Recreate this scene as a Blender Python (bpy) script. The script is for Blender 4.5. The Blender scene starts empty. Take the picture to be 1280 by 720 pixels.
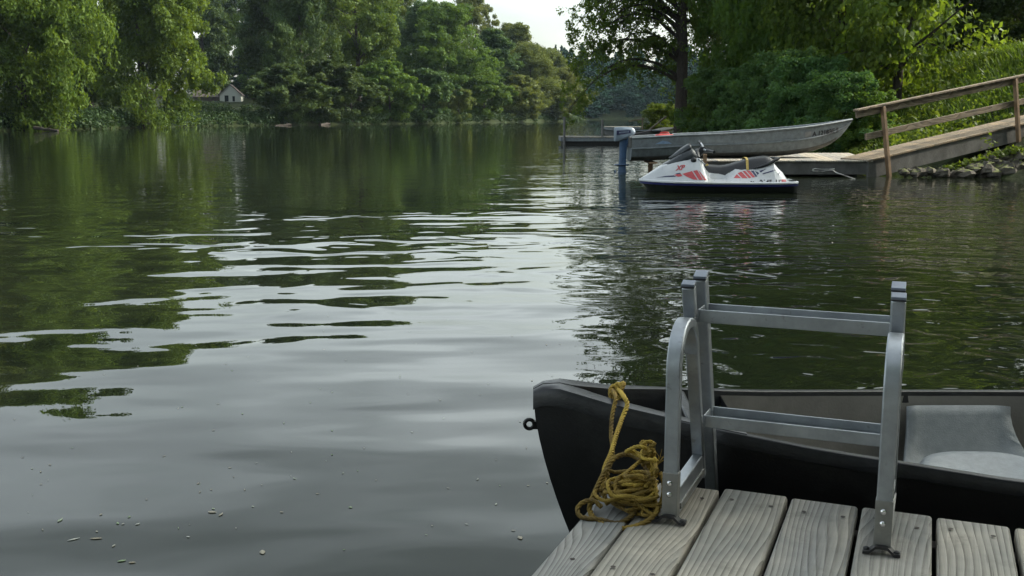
import bpy, bmesh, math, random
import numpy as np
from mathutils import Vector, Matrix, Quaternion
random.seed(7)
S = bpy.context.scene
COL = S.collection
PI = math.pi

# ------------------------------------------------------------------ camera geometry (1280 px frame)
FPX, HC = 1300.0, 1.25
PITCH = math.atan(215 / FPX)
SP, CP = math.sin(PITCH), math.cos(PITCH)
def _ray(x, y):
    u = (x - 640) / FPX; v = (y - 360) / FPX
    return u, CP - v * SP, SP + v * CP            # right, forward, down
def at(x, y, Y):
    r, f, d = _ray(x, y); t = Y / f
    return Vector((r * t, Y, HC - d * t))
def onz(x, y, z=0.0):
    r, f, d = _ray(x, y); t = (HC - z) / d
    return Vector((r * t, f * t, z))

# ------------------------------------------------------------------ object helpers
def link(o):
    COL.objects.link(o); return o
def tag(o, label=None, cat=None, group=None, kind=None):
    if label: o['label'] = label
    if cat: o['category'] = cat
    if group: o['group'] = group
    if kind: o['kind'] = kind
    return o
def empty(name, loc=(0, 0, 0), rz=0.0, label=None, cat=None, group=None):
    o = bpy.data.objects.new(name, None); link(o)
    o.location = loc; o.rotation_euler = (0, 0, rz); o.empty_display_size = .1
    return tag(o, label, cat, group)
def copy_tree(o, parent=None):
    c = o.copy(); COL.objects.link(c)
    if parent is not None: c.parent = parent
    for ch in list(o.children): copy_tree(ch, c)
    return c

class MB:
    """collects polygons for one mesh object"""
    def __init__(s): s.v = []; s.f = []; s.m = []; s.att = []; s.cur = 0.0
    def add(s, vs, fs, mi=0):
        n = len(s.v); s.v += [tuple(p) for p in vs]; s.att += [s.cur] * len(vs)
        for f in fs: s.f.append([i + n for i in f]); s.m.append(mi)
    def hexa(s, p, mi=0):      # 8 points: bottom 0-3 ccw, top 4-7
        s.add(p, [(3, 2, 1, 0), (4, 5, 6, 7), (0, 1, 5, 4), (1, 2, 6, 5), (2, 3, 7, 6), (3, 0, 4, 7)], mi)
    def box(s, x0, x1, y0, y1, z0, z1, mi=0):
        s.hexa([(x0, y0, z0), (x1, y0, z0), (x1, y1, z0), (x0, y1, z0), (x0, y0, z1), (x1, y0, z1), (x1, y1, z1), (x0, y1, z1)], mi)
    def bar(s, a, b, w, h, up=(0, 0, 1), mi=0):   # w sideways, h along up
        a, b = Vector(a), Vector(b); d = (b - a).normalized(); up = Vector(up)
        x = d.cross(up).normalized(); u = x.cross(d).normalized()
        x = x * w / 2; u = u * h / 2
        s.hexa([a - x - u, a + x - u, b + x - u, b - x - u, a - x + u, a + x + u, b + x + u, b - x + u], mi)
    def tube(s, pts, r, n=8, mi=0, cap=True):
        pts = [Vector(p) for p in pts]; m = len(pts)
        rr = r if hasattr(r, '__len__') else [r] * m
        t0 = (pts[1] - pts[0]).normalized()
        nrm = t0.orthogonal().normalized(); vs = []
        for i, p in enumerate(pts):
            t = (pts[min(i + 1, m - 1)] - pts[max(i - 1, 0)])
            t = t.normalized() if t.length > 1e-9 else t0
            nrm = (nrm - t * nrm.dot(t))
            nrm = nrm.normalized() if nrm.length > 1e-6 else t.orthogonal().normalized()
            b = t.cross(nrm)
            for k in range(n):
                a = 2 * PI * k / n
                vs.append(p + (nrm * math.cos(a) + b * math.sin(a)) * rr[i])
        fs = [(i * n + k, i * n + (k + 1) % n, (i + 1) * n + (k + 1) % n, (i + 1) * n + k) for i in range(m - 1) for k in range(n)]
        if cap: fs += [tuple(reversed(range(n))), tuple(range((m - 1) * n, m * n))]
        s.add(vs, fs, mi)
    def loft(s, secs, closed=False, cap0=False, cap1=False, mi=0, flip=False):
        n = len(secs[0]); vs = [p for q in secs for p in q]; fs = []
        for i in range(len(secs) - 1):
            for k in range(n if closed else n - 1):
                f = (i * n + k, i * n + (k + 1) % n, (i + 1) * n + (k + 1) % n, (i + 1) * n + k)
                fs.append(f[::-1] if flip else f)
        if cap0: fs.append(tuple(range(n)) if flip else tuple(reversed(range(n))))
        if cap1:
            c = tuple(range((len(secs) - 1) * n, len(secs) * n)); fs.append(c[::-1] if flip else c)
        s.add(vs, fs, mi)
    def sphere(s, c, r, nu=12, nv=8, mi=0):
        c = Vector(c); r = r if hasattr(r, '__len__') else (r, r, r)
        secs = []
        for j in range(nv + 1):
            th = PI * j / nv - PI / 2
            th = max(min(th, PI / 2 - .02), -PI / 2 + .02)
            secs.append([(c.x + r[0] * math.cos(th) * math.cos(2 * PI * i / nu), c.y + r[1] * math.cos(th) * math.sin(2 * PI * i / nu), c.z + r[2] * math.sin(th)) for i in range(nu)])
        s.loft(secs, closed=True, cap0=True, cap1=True, mi=mi)
    def build(s, name, mats, parent=None, smooth=None, bevel=0.0, seg=2, solid=0.0):
        me = bpy.data.meshes.new(name)
        me.from_pydata(s.v, [], s.f)
        mats = mats if isinstance(mats, (list, tuple)) else [mats]
        for m in mats: me.materials.append(m)
        if len(mats) > 1: me.polygons.foreach_set('material_index', s.m)
        if any(s.att):
            a = me.attributes.new('pid', 'FLOAT', 'POINT'); a.data.foreach_set('value', s.att)
        me.update()
        if smooth:
            me.polygons.foreach_set('use_smooth', [True] * len(me.polygons))
            me.set_sharp_from_angle(angle=math.radians(smooth))
        o = bpy.data.objects.new(name, me); link(o)
        if parent is not None: o.parent = parent
        if solid:
            m = o.modifiers.new('solid', 'SOLIDIFY'); m.thickness = solid; m.offset = -1
        if bevel:
            m = o.modifiers.new('bevel', 'BEVEL'); m.width = bevel; m.segments = seg
            m.limit_method = 'ANGLE'; m.angle_limit = math.radians(40)
            m.harden_normals = False
        return o

def text_mesh(body, size, extrude=0.0, shear=0.0, bold=0.0):
    cu = bpy.data.curves.new('lettering', 'FONT'); cu.body = body; cu.size = size; cu.extrude = extrude
    cu.shear = shear; cu.offset = bold; cu.resolution_u = 3; cu.align_x = 'LEFT'
    o = bpy.data.objects.new('lettering', cu); link(o)
    dg = bpy.context.evaluated_depsgraph_get(); dg.update()
    me = bpy.data.meshes.new_from_object(o.evaluated_get(dg))
    vs = [tuple(v.co) for v in me.vertices]; fs = [tuple(p.vertices) for p in me.polygons]
    bpy.data.objects.remove(o); bpy.data.curves.remove(cu); bpy.data.meshes.remove(me)
    return vs, fs

# ------------------------------------------------------------------ materials
class N:
    def __init__(s, name):
        s.mat = bpy.data.materials.new(name); s.mat.use_nodes = True
        s.t = s.mat.node_tree; s.t.nodes.clear()
        s.out = s.t.nodes.new('ShaderNodeOutputMaterial')
    def n(s, typ, props=None, **ins):
        k = s.t.nodes.new(typ)
        for p, v in (props or {}).items(): setattr(k, p, v)
        for i, v in ins.items():
            key = int(i[1:]) if i[0] == 'i' and i[1:].isdigit() else i.replace('_', ' ')
            s.set(k.inputs[key], v)
        return k
    def set(s, sock, v):
        if isinstance(v, bpy.types.NodeSocket): s.t.links.new(v, sock)
        elif isinstance(v, bpy.types.Node): s.t.links.new(v.outputs[0], sock)
        else: sock.default_value = v
    def math(s, op, a, b=0.0, c=0.0):
        k = s.t.nodes.new('ShaderNodeMath'); k.operation = op
        s.set(k.inputs[0], a); s.set(k.inputs[1], b); s.set(k.inputs[2], c)
        return k.outputs[0]
    def ramp(s, fac, stops):
        k = s.t.nodes.new('ShaderNodeValToRGB'); s.set(k.inputs[0], fac)
        e = k.color_ramp.elements
        while len(e) > 1: e.remove(e[-1])
        for i, (p, c) in enumerate(stops):
            q = e[0] if i == 0 else e.new(p)
            q.position = p; q.color = (*c, 1) if len(c) == 3 else c
        return k.outputs[0]
    def mix(s, fac, a, b, typ='MIX'):
        k = s.t.nodes.new('ShaderNodeMix'); k.data_type = 'RGBA'; k.blend_type = typ
        s.set(k.inputs[0], fac)
        s.set(k.inputs[6], (*a, 1) if isinstance(a, tuple) and len(a) == 3 else a)
        s.set(k.inputs[7], (*b, 1) if isinstance(b, tuple) and len(b) == 3 else b)
        return k.outputs[2]
    def coord(s, which='Object'):
        return s.t.nodes.new('ShaderNodeTexCoord').outputs[which]
    def mapping(s, vec, scale=(1, 1, 1), rot=(0, 0, 0), loc=(0, 0, 0)):
        k = s.t.nodes.new('ShaderNodeMapping'); s.set(k.inputs[0], vec)
        k.inputs['Scale'].default_value = scale; k.inputs['Rotation'].default_value = rot; k.inputs['Location'].default_value = loc
        return k.outputs[0]
    def noise(s, vec, scale, detail=4, rough=.55, dist=0.0):
        k = s.t.nodes.new('ShaderNodeTexNoise'); s.set(k.inputs['Vector'], vec)
        k.inputs['Scale'].default_value = scale; k.inputs['Detail'].default_value = detail
        k.inputs['Roughness'].default_value = rough; k.inputs['Distortion'].default_value = dist
        return k.outputs[0]
    def bump(s, h, strength=1.0, dist=.01, normal=None):
        k = s.t.nodes.new('ShaderNodeBump'); s.set(k.inputs['Height'], h)
        k.inputs['Strength'].default_value = strength; k.inputs['Distance'].default_value = dist
        if normal: s.set(k.inputs['Normal'], normal)
        return k.outputs[0]
    def bsdf(s, color, rough=.5, metal=0.0, spec=.5, normal=None, ior=None, coat=0.0):
        k = s.t.nodes.new('ShaderNodeBsdfPrincipled')
        s.set(k.inputs['Base Color'], (*color, 1) if isinstance(color, tuple) and len(color) == 3 else color)
        s.set(k.inputs['Roughness'], rough); s.set(k.inputs['Metallic'], metal)
        k.inputs['Specular IOR Level'].default_value = spec
        if coat: k.inputs['Coat Weight'].default_value = coat; k.inputs['Coat Roughness'].default_value = .08
        if ior: k.inputs['IOR'].default_value = ior
        if normal: s.set(k.inputs['Normal'], normal)
        return k.outputs[0]
    def done(s, sh):
        s.t.links.new(sh, s.out.inputs['Surface']); return s.mat

def m_simple(name, color, rough=.5, metal=0., spec=.5, var=.25, scale=8., bump=.0, bscale=60., coat=0., dirt=None):
    n = N(name); co = n.coord()
    f = n.noise(co, scale, 5, .6)
    c0 = tuple(x * (1 - var) for x in color); c1 = tuple(min(1, x * (1 + var)) for x in color)
    c = n.ramp(f, [(.3, c0), (.7, c1)])
    if dirt:
        g = n.noise(n.mapping(co, (1, 1, 1), loc=(3, 1, 7)), scale * .45, 8, .7)
        c = n.mix(n.ramp(g, [(.52, (0, 0, 0)), (.68, (1, 1, 1))]), c, dirt)
    r = n.math('ADD', n.math('MULTIPLY', n.noise(co, scale * 3, 3), .25), rough - .12)
    nm = n.bump(n.noise(co, bscale, 4), 1.0, bump) if bump else None
    return n.done(n.bsdf(c, r, metal, spec, nm, coat=coat))

def m_leaf(name, dark, light, trans=.35, tcol=None, rough=.55, spec=.13):
    """leaves: per leaf tint (real colour differences between leaves), diffuse + light shining through"""
    n = N(name)
    a = n.n('ShaderNodeAttribute', {'attribute_name': 'tint'}).outputs['Fac']
    oi = n.n('ShaderNodeObjectInfo').outputs['Random']
    c = n.ramp(a, [(0., dark), (1., light)])
    hs = n.n('ShaderNodeHueSaturation', Color=c, Hue=n.math('ADD', .485, n.math('MULTIPLY', oi, .03)), Value=n.math('ADD', .85, n.math('MULTIPLY', oi, .3))).outputs[0]
    p = n.bsdf(hs, rough, 0, spec)
    tc = n.mix(1.0, hs, tcol or (1.5, 1.35, .5), 'MULTIPLY')
    tr = n.n('ShaderNodeBsdfTranslucent', Color=tc).outputs[0]
    mx = n.n('ShaderNodeMixShader', i0=trans, i1=p, i2=tr).outputs[0]
    return n.done(mx)

def m_bark(name, c=(.09, .075, .06)):
    n = N(name); co = n.coord()
    f = n.noise(n.mapping(co, (6, 6, 1.2)), 3, 6, .65)
    col = n.ramp(f, [(.3, tuple(x * .5 for x in c)), (.7, tuple(x * 1.6 for x in c))])
    return n.done(n.bsdf(col, .9, 0, .2, n.bump(f, 1, .04)))

def m_wood(name, c0, c1, dark, along=1, ringscale=24., rough=.8, spread=1.0):
    """weathered board; grain runs along object axis `along` (0 x, 1 y)"""
    n = N(name); co = n.coord()
    pid = n.n('ShaderNodeAttribute', {'attribute_name': 'pid'}).outputs['Fac']
    off = n.n('ShaderNodeCombineXYZ', X=n.math('MULTIPLY', pid, .37), Y=n.math('MULTIPLY', pid, 3.1), Z=n.math('MULTIPLY', pid, 1.7)).outputs[0]
    v = n.n('ShaderNodeVectorMath', {'operation': 'ADD'}, i0=co, i1=off).outputs[0]
    sc = (1, .22, 1) if along == 1 else (.22, 1, 1)
    g = n.mapping(v, sc)
    if along == 0: g = n.mapping(g, (1, 1, 1), (0, 0, PI / 2))
    w = n.n('ShaderNodeTexWave', {'wave_type': 'BANDS', 'bands_direction': 'X', 'wave_profile': 'SAW'}, Vector=g, Scale=ringscale, Distortion=n.math('ADD', 7.0, n.math('MULTIPLY', n.n('ShaderNodeTexWhiteNoise', {'noise_dimensions': '1D'}, W=n.math('ADD', pid, .5)).outputs[0], 34.0 * spread)), Detail=1.2, Detail_Scale=.34, Detail_Roughness=.4).outputs['Fac']
    fine = n.noise(n.mapping(v, (190, 6, 190) if along == 1 else (6, 190, 190)), 1, 3, .7)
    big = n.noise(v, 3.2, 4, .6)
    k = n.math('ADD', n.math('MULTIPLY', w, .55), n.math('MULTIPLY', fine, .45))
    base = n.ramp(k, [(.16, dark), (.38, c0), (.75, c1)])
    tone = n.ramp(n.n('ShaderNodeTexWhiteNoise', {'noise_dimensions': '1D'}, W=pid).outputs[0], [(0., (.72, .75, .80)), (.5, (.98, .97, .94)), (1., (1.16, 1.10, 1.0))])
    base = n.mix(1.0, base, tone, 'MULTIPLY')
    stain = n.ramp(big, [(.32, (.62, .66, .68)), (.6, (1.12, 1.09, 1.04))])
    base = n.mix(1.0, base, stain, 'MULTIPLY')
    ck = n.noise(n.mapping(v, (60, 1.1, 60) if along == 1 else (1.1, 60, 60)), 1, 4, .75)
    base = n.mix(n.ramp(ck, [(.66, (0, 0, 0)), (.70, (.75, .75, .75))]), base, (.05, .045, .04))
    dt = n.noise(v, 9, 7, .7)
    base = n.mix(n.ramp(dt, [(.56, (0, 0, 0)), (.74, (.5, .5, .5))]), base, (.10, .10, .085))
    kn = n.n('ShaderNodeTexVoronoi', {'feature': 'F1'}, Vector=n.mapping(v, (5, 1.6, 5) if along == 1 else (1.6, 5, 5)), Scale=1.0).outputs['Distance']
    base = n.mix(n.ramp(kn, [(.035, (.75, .75, .75)), (.085, (0, 0, 0))]), base, (.055, .045, .036))
    h = n.math('ADD', n.math('MULTIPLY', w, .6), fine)
    return n.done(n.bsdf(base, rough, 0, .25, n.bump(h, .7, .0022)))

def m_alu(name, c=(.62, .64, .66), rough=.34, metal=.85):
    n = N(name); co = n.coord()
    f = n.noise(co, 9, 6, .65); s = n.noise(n.mapping(co, (150, 150, 8)), 1, 3, .6)
    col = n.ramp(f, [(.3, tuple(x * .58 for x in c)), (.68, c)])
    sp = n.noise(co, 55, 3, .5)
    col = n.mix(n.ramp(sp, [(.66, (0, 0, 0)), (.74, (.55, .55, .55))]), col, (.2, .2, .19))
    r = n.math('ADD', n.math('MULTIPLY', s, .22), rough - .05)
    return n.done(n.bsdf(col, r, metal, .5, n.bump(s, .25, .0006)))

M = {}
def setup_materials():
    M['deck'] = m_wood('weathered_deck_wood', (.265, .258, .24), (.375, .367, .345), (.105, .10, .09), 1, 24.0)
    M['deck_dark'] = m_simple('old_wet_timber', (.06, .05, .042), .8, var=.4, bump=.004)
    M['screw'] = m_simple('rusty_screw', (.035, .026, .02), .6, .3)
    M['alu'] = m_alu('brushed_aluminium', (.42, .45, .48), .36)
    M['alu_sleeve'] = m_alu('grey_metal_sleeve', (.34, .34, .32), .45)
    M['cap'] = m_simple('grey_plastic_cap', (.17, .2, .25), .4)
    M['cap_edge'] = m_simple('black_rubber', (.012, .013, .016), .6)
    M['chrome'] = m_simple('steel_screw_head', (.7, .7, .7), .2, 1., var=.1)
    M['blackiron'] = m_simple('black_coated_bracket', (.012, .012, .013), .45, .0)
    M['canoe'] = m_simple('black_canoe_plastic', (.0075, .0075, .008), .40, var=.3, scale=14, bump=.0006, bscale=200, dirt=(.022, .022, .021))
    M['gunwale'] = m_simple('scuffed_black_gunwale', (.011, .012, .014), .34, var=.5, scale=30, bump=.0006, bscale=150)
    M['canoe_in'] = m_simple('grey_canoe_interior', (.21, .20, .182), .6, var=.18, scale=5, bump=.001, bscale=120, dirt=(.12, .115, .1))
    M['seat_grey'] = m_simple('pebbled_grey_seat', (.22, .24, .25), .42, var=.12, scale=40, bump=.0012, bscale=260)
    M['white_gel'] = m_simple('white_gelcoat', (.46, .48, .50), .3, var=.08, scale=4, coat=.3, dirt=(.38, .39, .37))
    M['black_vinyl'] = m_simple('black_vinyl_seat', (.014, .016, .019), .38, var=.2, bump=.0008, bscale=250)
    M['grey_cowl'] = m_simple('dark_grey_cowl', (.02, .026, .031), .3, var=.15)
    M['purple'] = m_simple('deep_blue_stripe', (.012, .015, .10), .35, var=.1)
    M['hull_dark'] = m_simple('dark_hull_bottom', (.016, .02, .016), .4, var=.3)
    M['red'] = m_simple('faded_red_decal', (.42, .05, .06), .45, var=.25, scale=20)
    M['navy'] = m_simple('navy_decal', (.025, .028, .08), .45, var=.3, scale=20)
    M['decal_black'] = m_simple('black_lettering', (.015, .015, .018), .5)
    M['strap'] = m_simple('yellow_strap', (.50, .36, .10), .7)
    M['boat'] = m_alu('oxidised_boat_aluminium', (.21, .24, .26), .5, .3)
    M['boat_dark'] = m_simple('stained_boat_bottom', (.07, .07, .065), .7, var=.4)
    M['boat_blue'] = m_simple('faded_blue_emblem', (.22, .32, .48), .6)
    M['sticker'] = m_simple('grey_sticker', (.2, .2, .2), .6)
    M['motor'] = m_simple('blue_motor_paint', (.05, .10, .19), .4, var=.2)
    M['motor_grey'] = m_simple('pale_blue_grey_cowl', (.20, .25, .31), .38, var=.12)
    M['redcan'] = m_simple('red_fuel_can', (.36, .03, .03), .4)
    M['concrete'] = m_simple('stained_grey_dock_side', (.085, .085, .082), .85, var=.45, scale=2.2, bump=.006, bscale=25, dirt=(.06, .058, .05))
    M['dockwood'] = m_wood('grey_dock_boards', (.27, .255, .23), (.40, .38, .34), (.12, .11, .1), 1, 9)
    M['walk'] = m_wood('brown_walkway_boards', (.20, .16, .115), (.28, .23, .17), (.08, .06, .045), 1, 9)
    M['rail'] = m_wood('weathered_rail_timber', (.16, .13, .10), (.25, .21, .165), (.07, .055, .042), 0, 11)
    M['post'] = m_simple('tan_treated_post', (.20, .13, .075), .75, var=.3, scale=5, bump=.003, bscale=30)
    M['post_grey'] = m_simple('grey_steel_post', (.12, .12, .12), .6)
    M['float'] = m_simple('black_dock_float', (.015, .015, .016), .5)
    M['white_rope'] = m_simple('white_mooring_line', (.55, .55, .52), .8)
    M['wall'] = m_simple('white_house_siding', (.40, .42, .38), .7, var=.05)
    M['roof'] = m_simple('brown_shingles', (.085, .07, .062), .9, var=.3, scale=3)
    M['glass'] = m_simple('dark_window_glass', (.02, .024, .028), .08)
    M['bark'] = m_bark('rough_bark', (.045, .038, .032))
    M['bark_pale'] = m_bark('pale_bark', (.16, .14, .12))
    M['lf_willow'] = m_leaf('willow_leaves', (.040, .074, .013), (.105, .152, .026), .42)
    M['lf_mid'] = m_leaf('maple_leaves', (.034, .066, .015), (.090, .135, .026), .4)
    M['lf_dark'] = m_leaf('dark_leaves', (.026, .052, .020), (.064, .102, .030), .34)
    M['lf_olive'] = m_leaf('olive_leaves', (.055, .078, .024), (.12, .15, .042), .4)
    M['lf_spruce'] = m_leaf('spruce_needles', (.010, .026, .018), (.024, .046, .028), .08)
    M['lf_over'] = m_leaf('riverside_tree_leaves', (.048, .098, .026), (.12, .19, .046), .58)
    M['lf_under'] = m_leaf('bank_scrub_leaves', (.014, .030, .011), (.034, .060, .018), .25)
    M['lf_near'] = m_leaf('near_leaves', (.038, .090, .022), (.105, .185, .040), .54)
    M['lf_bright'] = m_leaf('sunny_yellow_green_leaves', (.046, .084, .015), (.115, .165, .03), .48)
    M['lf_bush'] = m_leaf('shrub_leaves', (.04, .098, .036), (.09, .175, .062), .42)
    M['lf_grass'] = m_leaf('grass_blades', (.036, .070, .013), (.088, .138, .026), .40)
    M['lf_hill'] = m_leaf('far_forest_leaves', (.013, .032, .024), (.022, .046, .031), .15, None, .9, .0)
    n = N('bank_soil'); co = n.coord(); f = n.noise(co, .8, 8, .65)
    M['soil'] = n.done(n.bsdf(n.ramp(f, [(.3, (.014, .018, .008)), (.6, (.026, .036, .012)), (.75, (.04, .034, .02))]), .95, 0, .1, n.bump(n.noise(co, 6, 6), 1, .08)))
    n = N('mossy_rock'); co = n.coord(); f = n.noise(co, 5, 7, .65)
    g = n.n('ShaderNodeNewGeometry').outputs['Normal']; z = n.n('ShaderNodeSeparateXYZ', Vector=g).outputs['Z']
    mo = n.math('MULTIPLY', n.math('GREATER_THAN', n.math('ADD', z, n.math('MULTIPLY', f, .8)), 1.25), .75)
    M['rock'] = n.done(n.bsdf(n.mix(mo, n.ramp(f, [(.3, (.035, .032, .028)), (.7, (.14, .125, .10))]), (.09, .11, .02)), .85, 0, .25, n.bump(f, 1, .03)))
    # rope: yellow going to dirty brown along its length
    n = N('yellow_brown_rope')
    a = n.n('ShaderNodeAttribute', {'attribute_name': 'pid'}).outputs['Fac']; co = n.coord()
    f = n.math('ADD', n.math('MULTIPLY', n.noise(co, 17, 4), .7), n.math('MULTIPLY', a, .6))
    col = n.ramp(f, [(.36, (.46, .33, .06)), (.58, (.27, .185, .04)), (.82, (.095, .066, .028))])
    M['rope'] = n.done(n.bsdf(col, .75, 0, .3, n.bump(n.noise(co, 400, 3), .8, .0015)))
    n = N('floating_leaf'); oi = n.n('ShaderNodeObjectInfo').outputs['Random']
    M['fleaf'] = n.done(n.bsdf(n.ramp(oi, [(0., (.27, .28, .25)), (.45, (.20, .17, .11)), (.7, (.36, .37, .34)), (.93, (.12, .2, .07)), (1., (.10, .17, .06))]), .5, 0, .4))
    # ---- water
    n = N('river_water'); g = n.n('ShaderNodeNewGeometry').outputs['Position']
    sep = n.n('ShaderNodeSeparateXYZ', Vector=g); X, Y = sep.outputs['X'], sep.outputs['Y']
    swell = n.noise(n.mapping(g, (.5, 1.0, 1), (0, 0, -.2)), 1.5, 1.5, .4)
    wav = n.noise(n.mapping(g, (.78, 1.0, 1), (0, 0, -.2)), 1.75, 1.1, .4, .9)
    chop = n.noise(n.mapping(g, (.9, 1.0, 1), (0, 0, .25)), 4.6, 1.2, .4, .8)
    fine = n.noise(n.mapping(g, (.7, 1.0, 1), (0, 0, .1)), 15, 2, .5)
    # calm close to the dock, livelier further out and towards the boats
    def sm(v, lo, hi):
        k = n.n('ShaderNodeMapRange', {'interpolation_type': 'SMOOTHSTEP'}, Value=v); k.inputs[1].default_value = lo; k.inputs[2].default_value = hi
        return k.outputs[0]
    patch = n.noise(n.mapping(g, (.12, .35, 1)), 1, 2, .5)
    far = sm(Y, 5.2, 9.0)
    right = sm(n.math('SUBTRACT', X, n.math('MULTIPLY', Y, .035)), .15, 1.3)
    h = n.math('MULTIPLY', swell, n.math('SUBTRACT', .036, n.math('MULTIPLY', sm(Y, 7, 20), .032)))
    h = n.math('ADD', h, n.math('MULTIPLY', n.math('MULTIPLY', wav, far), n.math('MULTIPLY', n.math('SUBTRACT', 1.0, n.math('MULTIPLY', sm(Y, 10, 17), .82)), n.math('ADD', .008, n.math('MULTIPLY', sm(patch, .40, .62), .042)))))
    h = n.math('ADD', h, n.math('MULTIPLY', chop, n.math('ADD', n.math('MULTIPLY', n.math('MULTIPLY', right, n.math('MULTIPLY', sm(Y, 2.5, 4.5), n.math('SUBTRACT', 1.0, n.math('MULTIPLY', sm(Y, 9, 16), .82)))), .020), n.math('MULTIPLY', sm(Y, 12, 22), .0032))))
    h = n.math('ADD', h, n.math('MULTIPLY', fine, n.math('ADD', .00006, n.math('MULTIPLY', right, .0003))))
    mud = n.ramp(n.noise(g, .25, 3), [(.3, (.010, .0135, .007)), (.7, (.014, .018, .010))])
    M['water'] = n.done(n.bsdf(mud, .006, 0, .5, n.bump(h, 1.0, 1.0), ior=1.333))
setup_materials()

# ------------------------------------------------------------------ foliage
rng = np.random.default_rng(11)
def unit(a): return a / np.maximum(np.linalg.norm(a, axis=1, keepdims=True), 1e-9)
def leaf_arrays(c, rad, cnt, size, asp=.6, up=.35, droop=0., shell=2.4, vert=0.):
    """c (N,3) clump centres, rad (N,3), cnt leaves per clump -> quads"""
    c = np.repeat(c, cnt, 0); rad = np.repeat(rad, cnt, 0); n = len(c)
    ct = np.repeat(rng.random(len(c) // cnt), cnt)
    d = unit(rng.normal(size=(n, 3))); r = rng.random((n, 1)) ** (1 / shell)
    p = c + d * r * rad
    if droop: p[:, 2] -= droop * rng.random(n) ** 2 * rad[:, 2]
    nr = unit(d * .55 + rng.normal(size=(n, 3)) * .55 + np.array([0, 0, up]))
    t = rng.normal(size=(n, 3)); t[:, 2] -= vert
    t = unit(t - nr * (t * nr).sum(1, keepdims=True)); b = np.cross(nr, t)
    s = size * (.55 + .8 * rng.random((n, 1)))
    k = nr * s * .12
    V = np.stack([p + t * s, p + b * s * asp + k, p - t * s, p - b * s * asp + k], 1).reshape(-1, 3)
    tint = np.clip(ct * .55 + rng.random(n) * .5, 0, 1)
    return V, tint
def leaf_mesh(name, V, tint, mat):
    me = bpy.data.meshes.new(name); nf = len(tint)
    me.vertices.add(nf * 4); me.vertices.foreach_set('co', V.astype(np.float32).ravel())
    me.loops.add(nf * 4); me.loops.foreach_set('vertex_index', np.arange(nf * 4, dtype=np.int32))
    me.polygons.add(nf); me.polygons.foreach_set('loop_start', np.arange(0, nf * 4, 4, dtype=np.int32))
    me.update(calc_edges=True)
    a = me.attributes.new('tint', 'FLOAT', 'FACE'); a.data.foreach_set('value', tint.astype(np.float32))
    me.materials.append(mat)
    return me
def crown_clumps(H, W, n, style, seed, zb=.04):
    r = np.random.default_rng(seed)
    lob = r.random(6) * 2 * PI; z = []; C = []; R = []
    lobes = []; nlob = int(34 + 8 * r.random())
    while len(C) < n:
        if style != 'cone' and len(lobes) >= nlob and len(C) < n * .84:
            lx, ly, lzz, lr = lobes[int(r.random() * nlob)]
            d = r.normal(size=3); d /= np.linalg.norm(d); u = r.random() ** .4 * lr
            zz = max(H * zb, lzz + d[2] * u * .9); k = W * (.045 + .04 * r.random())
            if zz > H - k * .3: continue
            C.append((lx + d[0] * u, ly + d[1] * u, zz)); R.append((k, k, k * .8)); continue
        t = r.random() ** .85
        th = r.random() * 2 * PI
        if style == 'round':   prof = max(.05, math.sin(PI * (t * .86 + .13))) ** .62
        elif style == 'tall':  prof = max(.05, math.sin(PI * (t * .80 + .20))) ** .8 * (.75 + .25 * t)
        elif style == 'top':   prof = max(.05, math.sin(PI * (t * .92 + .06))) ** .7
        elif style == 'cone':  prof = (1 - t) * .95 + .05
        else:                  prof = max(.05, math.sin(PI * (t * .86 + .13))) ** .62
        lb = 1 + .16 * math.sin(2 * th + lob[0] + 3 * t) + .12 * math.sin(5 * th + lob[1] + 7 * t) + .1 * math.sin(9 * t + lob[2])
        rr = W / 2 * prof * lb * (r.random() ** .5)
        zz = H * (zb + (1 - zb) * t)
        k = W * (.075 + .06 * r.random())
        if style == 'cone': k = W * .06 * (1.3 - t)
        elif len(lobes) < nlob:
            lobes.append((rr * math.cos(th) * .88, rr * math.sin(th) * .88, min(zz, H * .93), W * (.13 + .1 * r.random())))
            k = W * .06
        C.append((rr * math.cos(th), rr * math.sin(th), min(zz, H - k * .5)))
        f = (.9, .9, .62) if style != 'willow' else (.85, .85, .85)
        if style == 'cone': f = (1.5, 1.5, .5)
        R.append((k * f[0], k * f[1], k * f[2]))
    return np.array(C), np.array(R)
def limb_path(a, b, sag, r, n=6):
    a, b = Vector(a), Vector(b); out = []
    for i in range(n):
        t = i / (n - 1); p = a.lerp(b, t)
        p.z += sag * math.sin(PI * t); w = (b - a).length * .03 * math.sin(PI * t)
        p += Vector((r.uniform(-w, w), r.uniform(-w, w), 0)); out.append(p)
    return out
def trunk_mb(H, C, seed, r0, lean=(0, 0), nl=22, top=.82):
    r = random.Random(seed); mb = MB(); pts = []; rr = []
    n = 11
    for i in range(n):
        t = i / (n - 1)
        pts.append((lean[0] * t * t + .025 * H * math.sin(3 * t + seed) * t, lean[1] * t * t + .02 * H * math.cos(2.3 * t + seed) * t, -.6 + (H * top + .6) * t))
        rr.append(r0 * (1.35 - 1.2 * t ** .8) if i else r0 * 1.75)
    mb.tube(pts, rr, 8)
    idx = list(range(len(C))); r.shuffle(idx)
    for k in idx[:nl]:
        c = Vector(C[k]); zt = max(H * .12, min(H * top * .95, c.z - .25 * math.hypot(c.x, c.y) - .08 * H))
        t = (zt + .6) / (H * top + .6); i = min(int(t * (n - 1)), n - 2); f = t * (n - 1) - i
        a = Vector(pts[i]).lerp(Vector(pts[i + 1]), f)
        q = limb_path(a, c, .05 * H * r.uniform(-.2, 1), r, 6)
        ra = r0 * (1 - .75 * t) * .42
        mb.tube(q, [ra, ra * .8, ra * .62, ra * .45, ra * .3, ra * .14], 5)
    return mb
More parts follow.
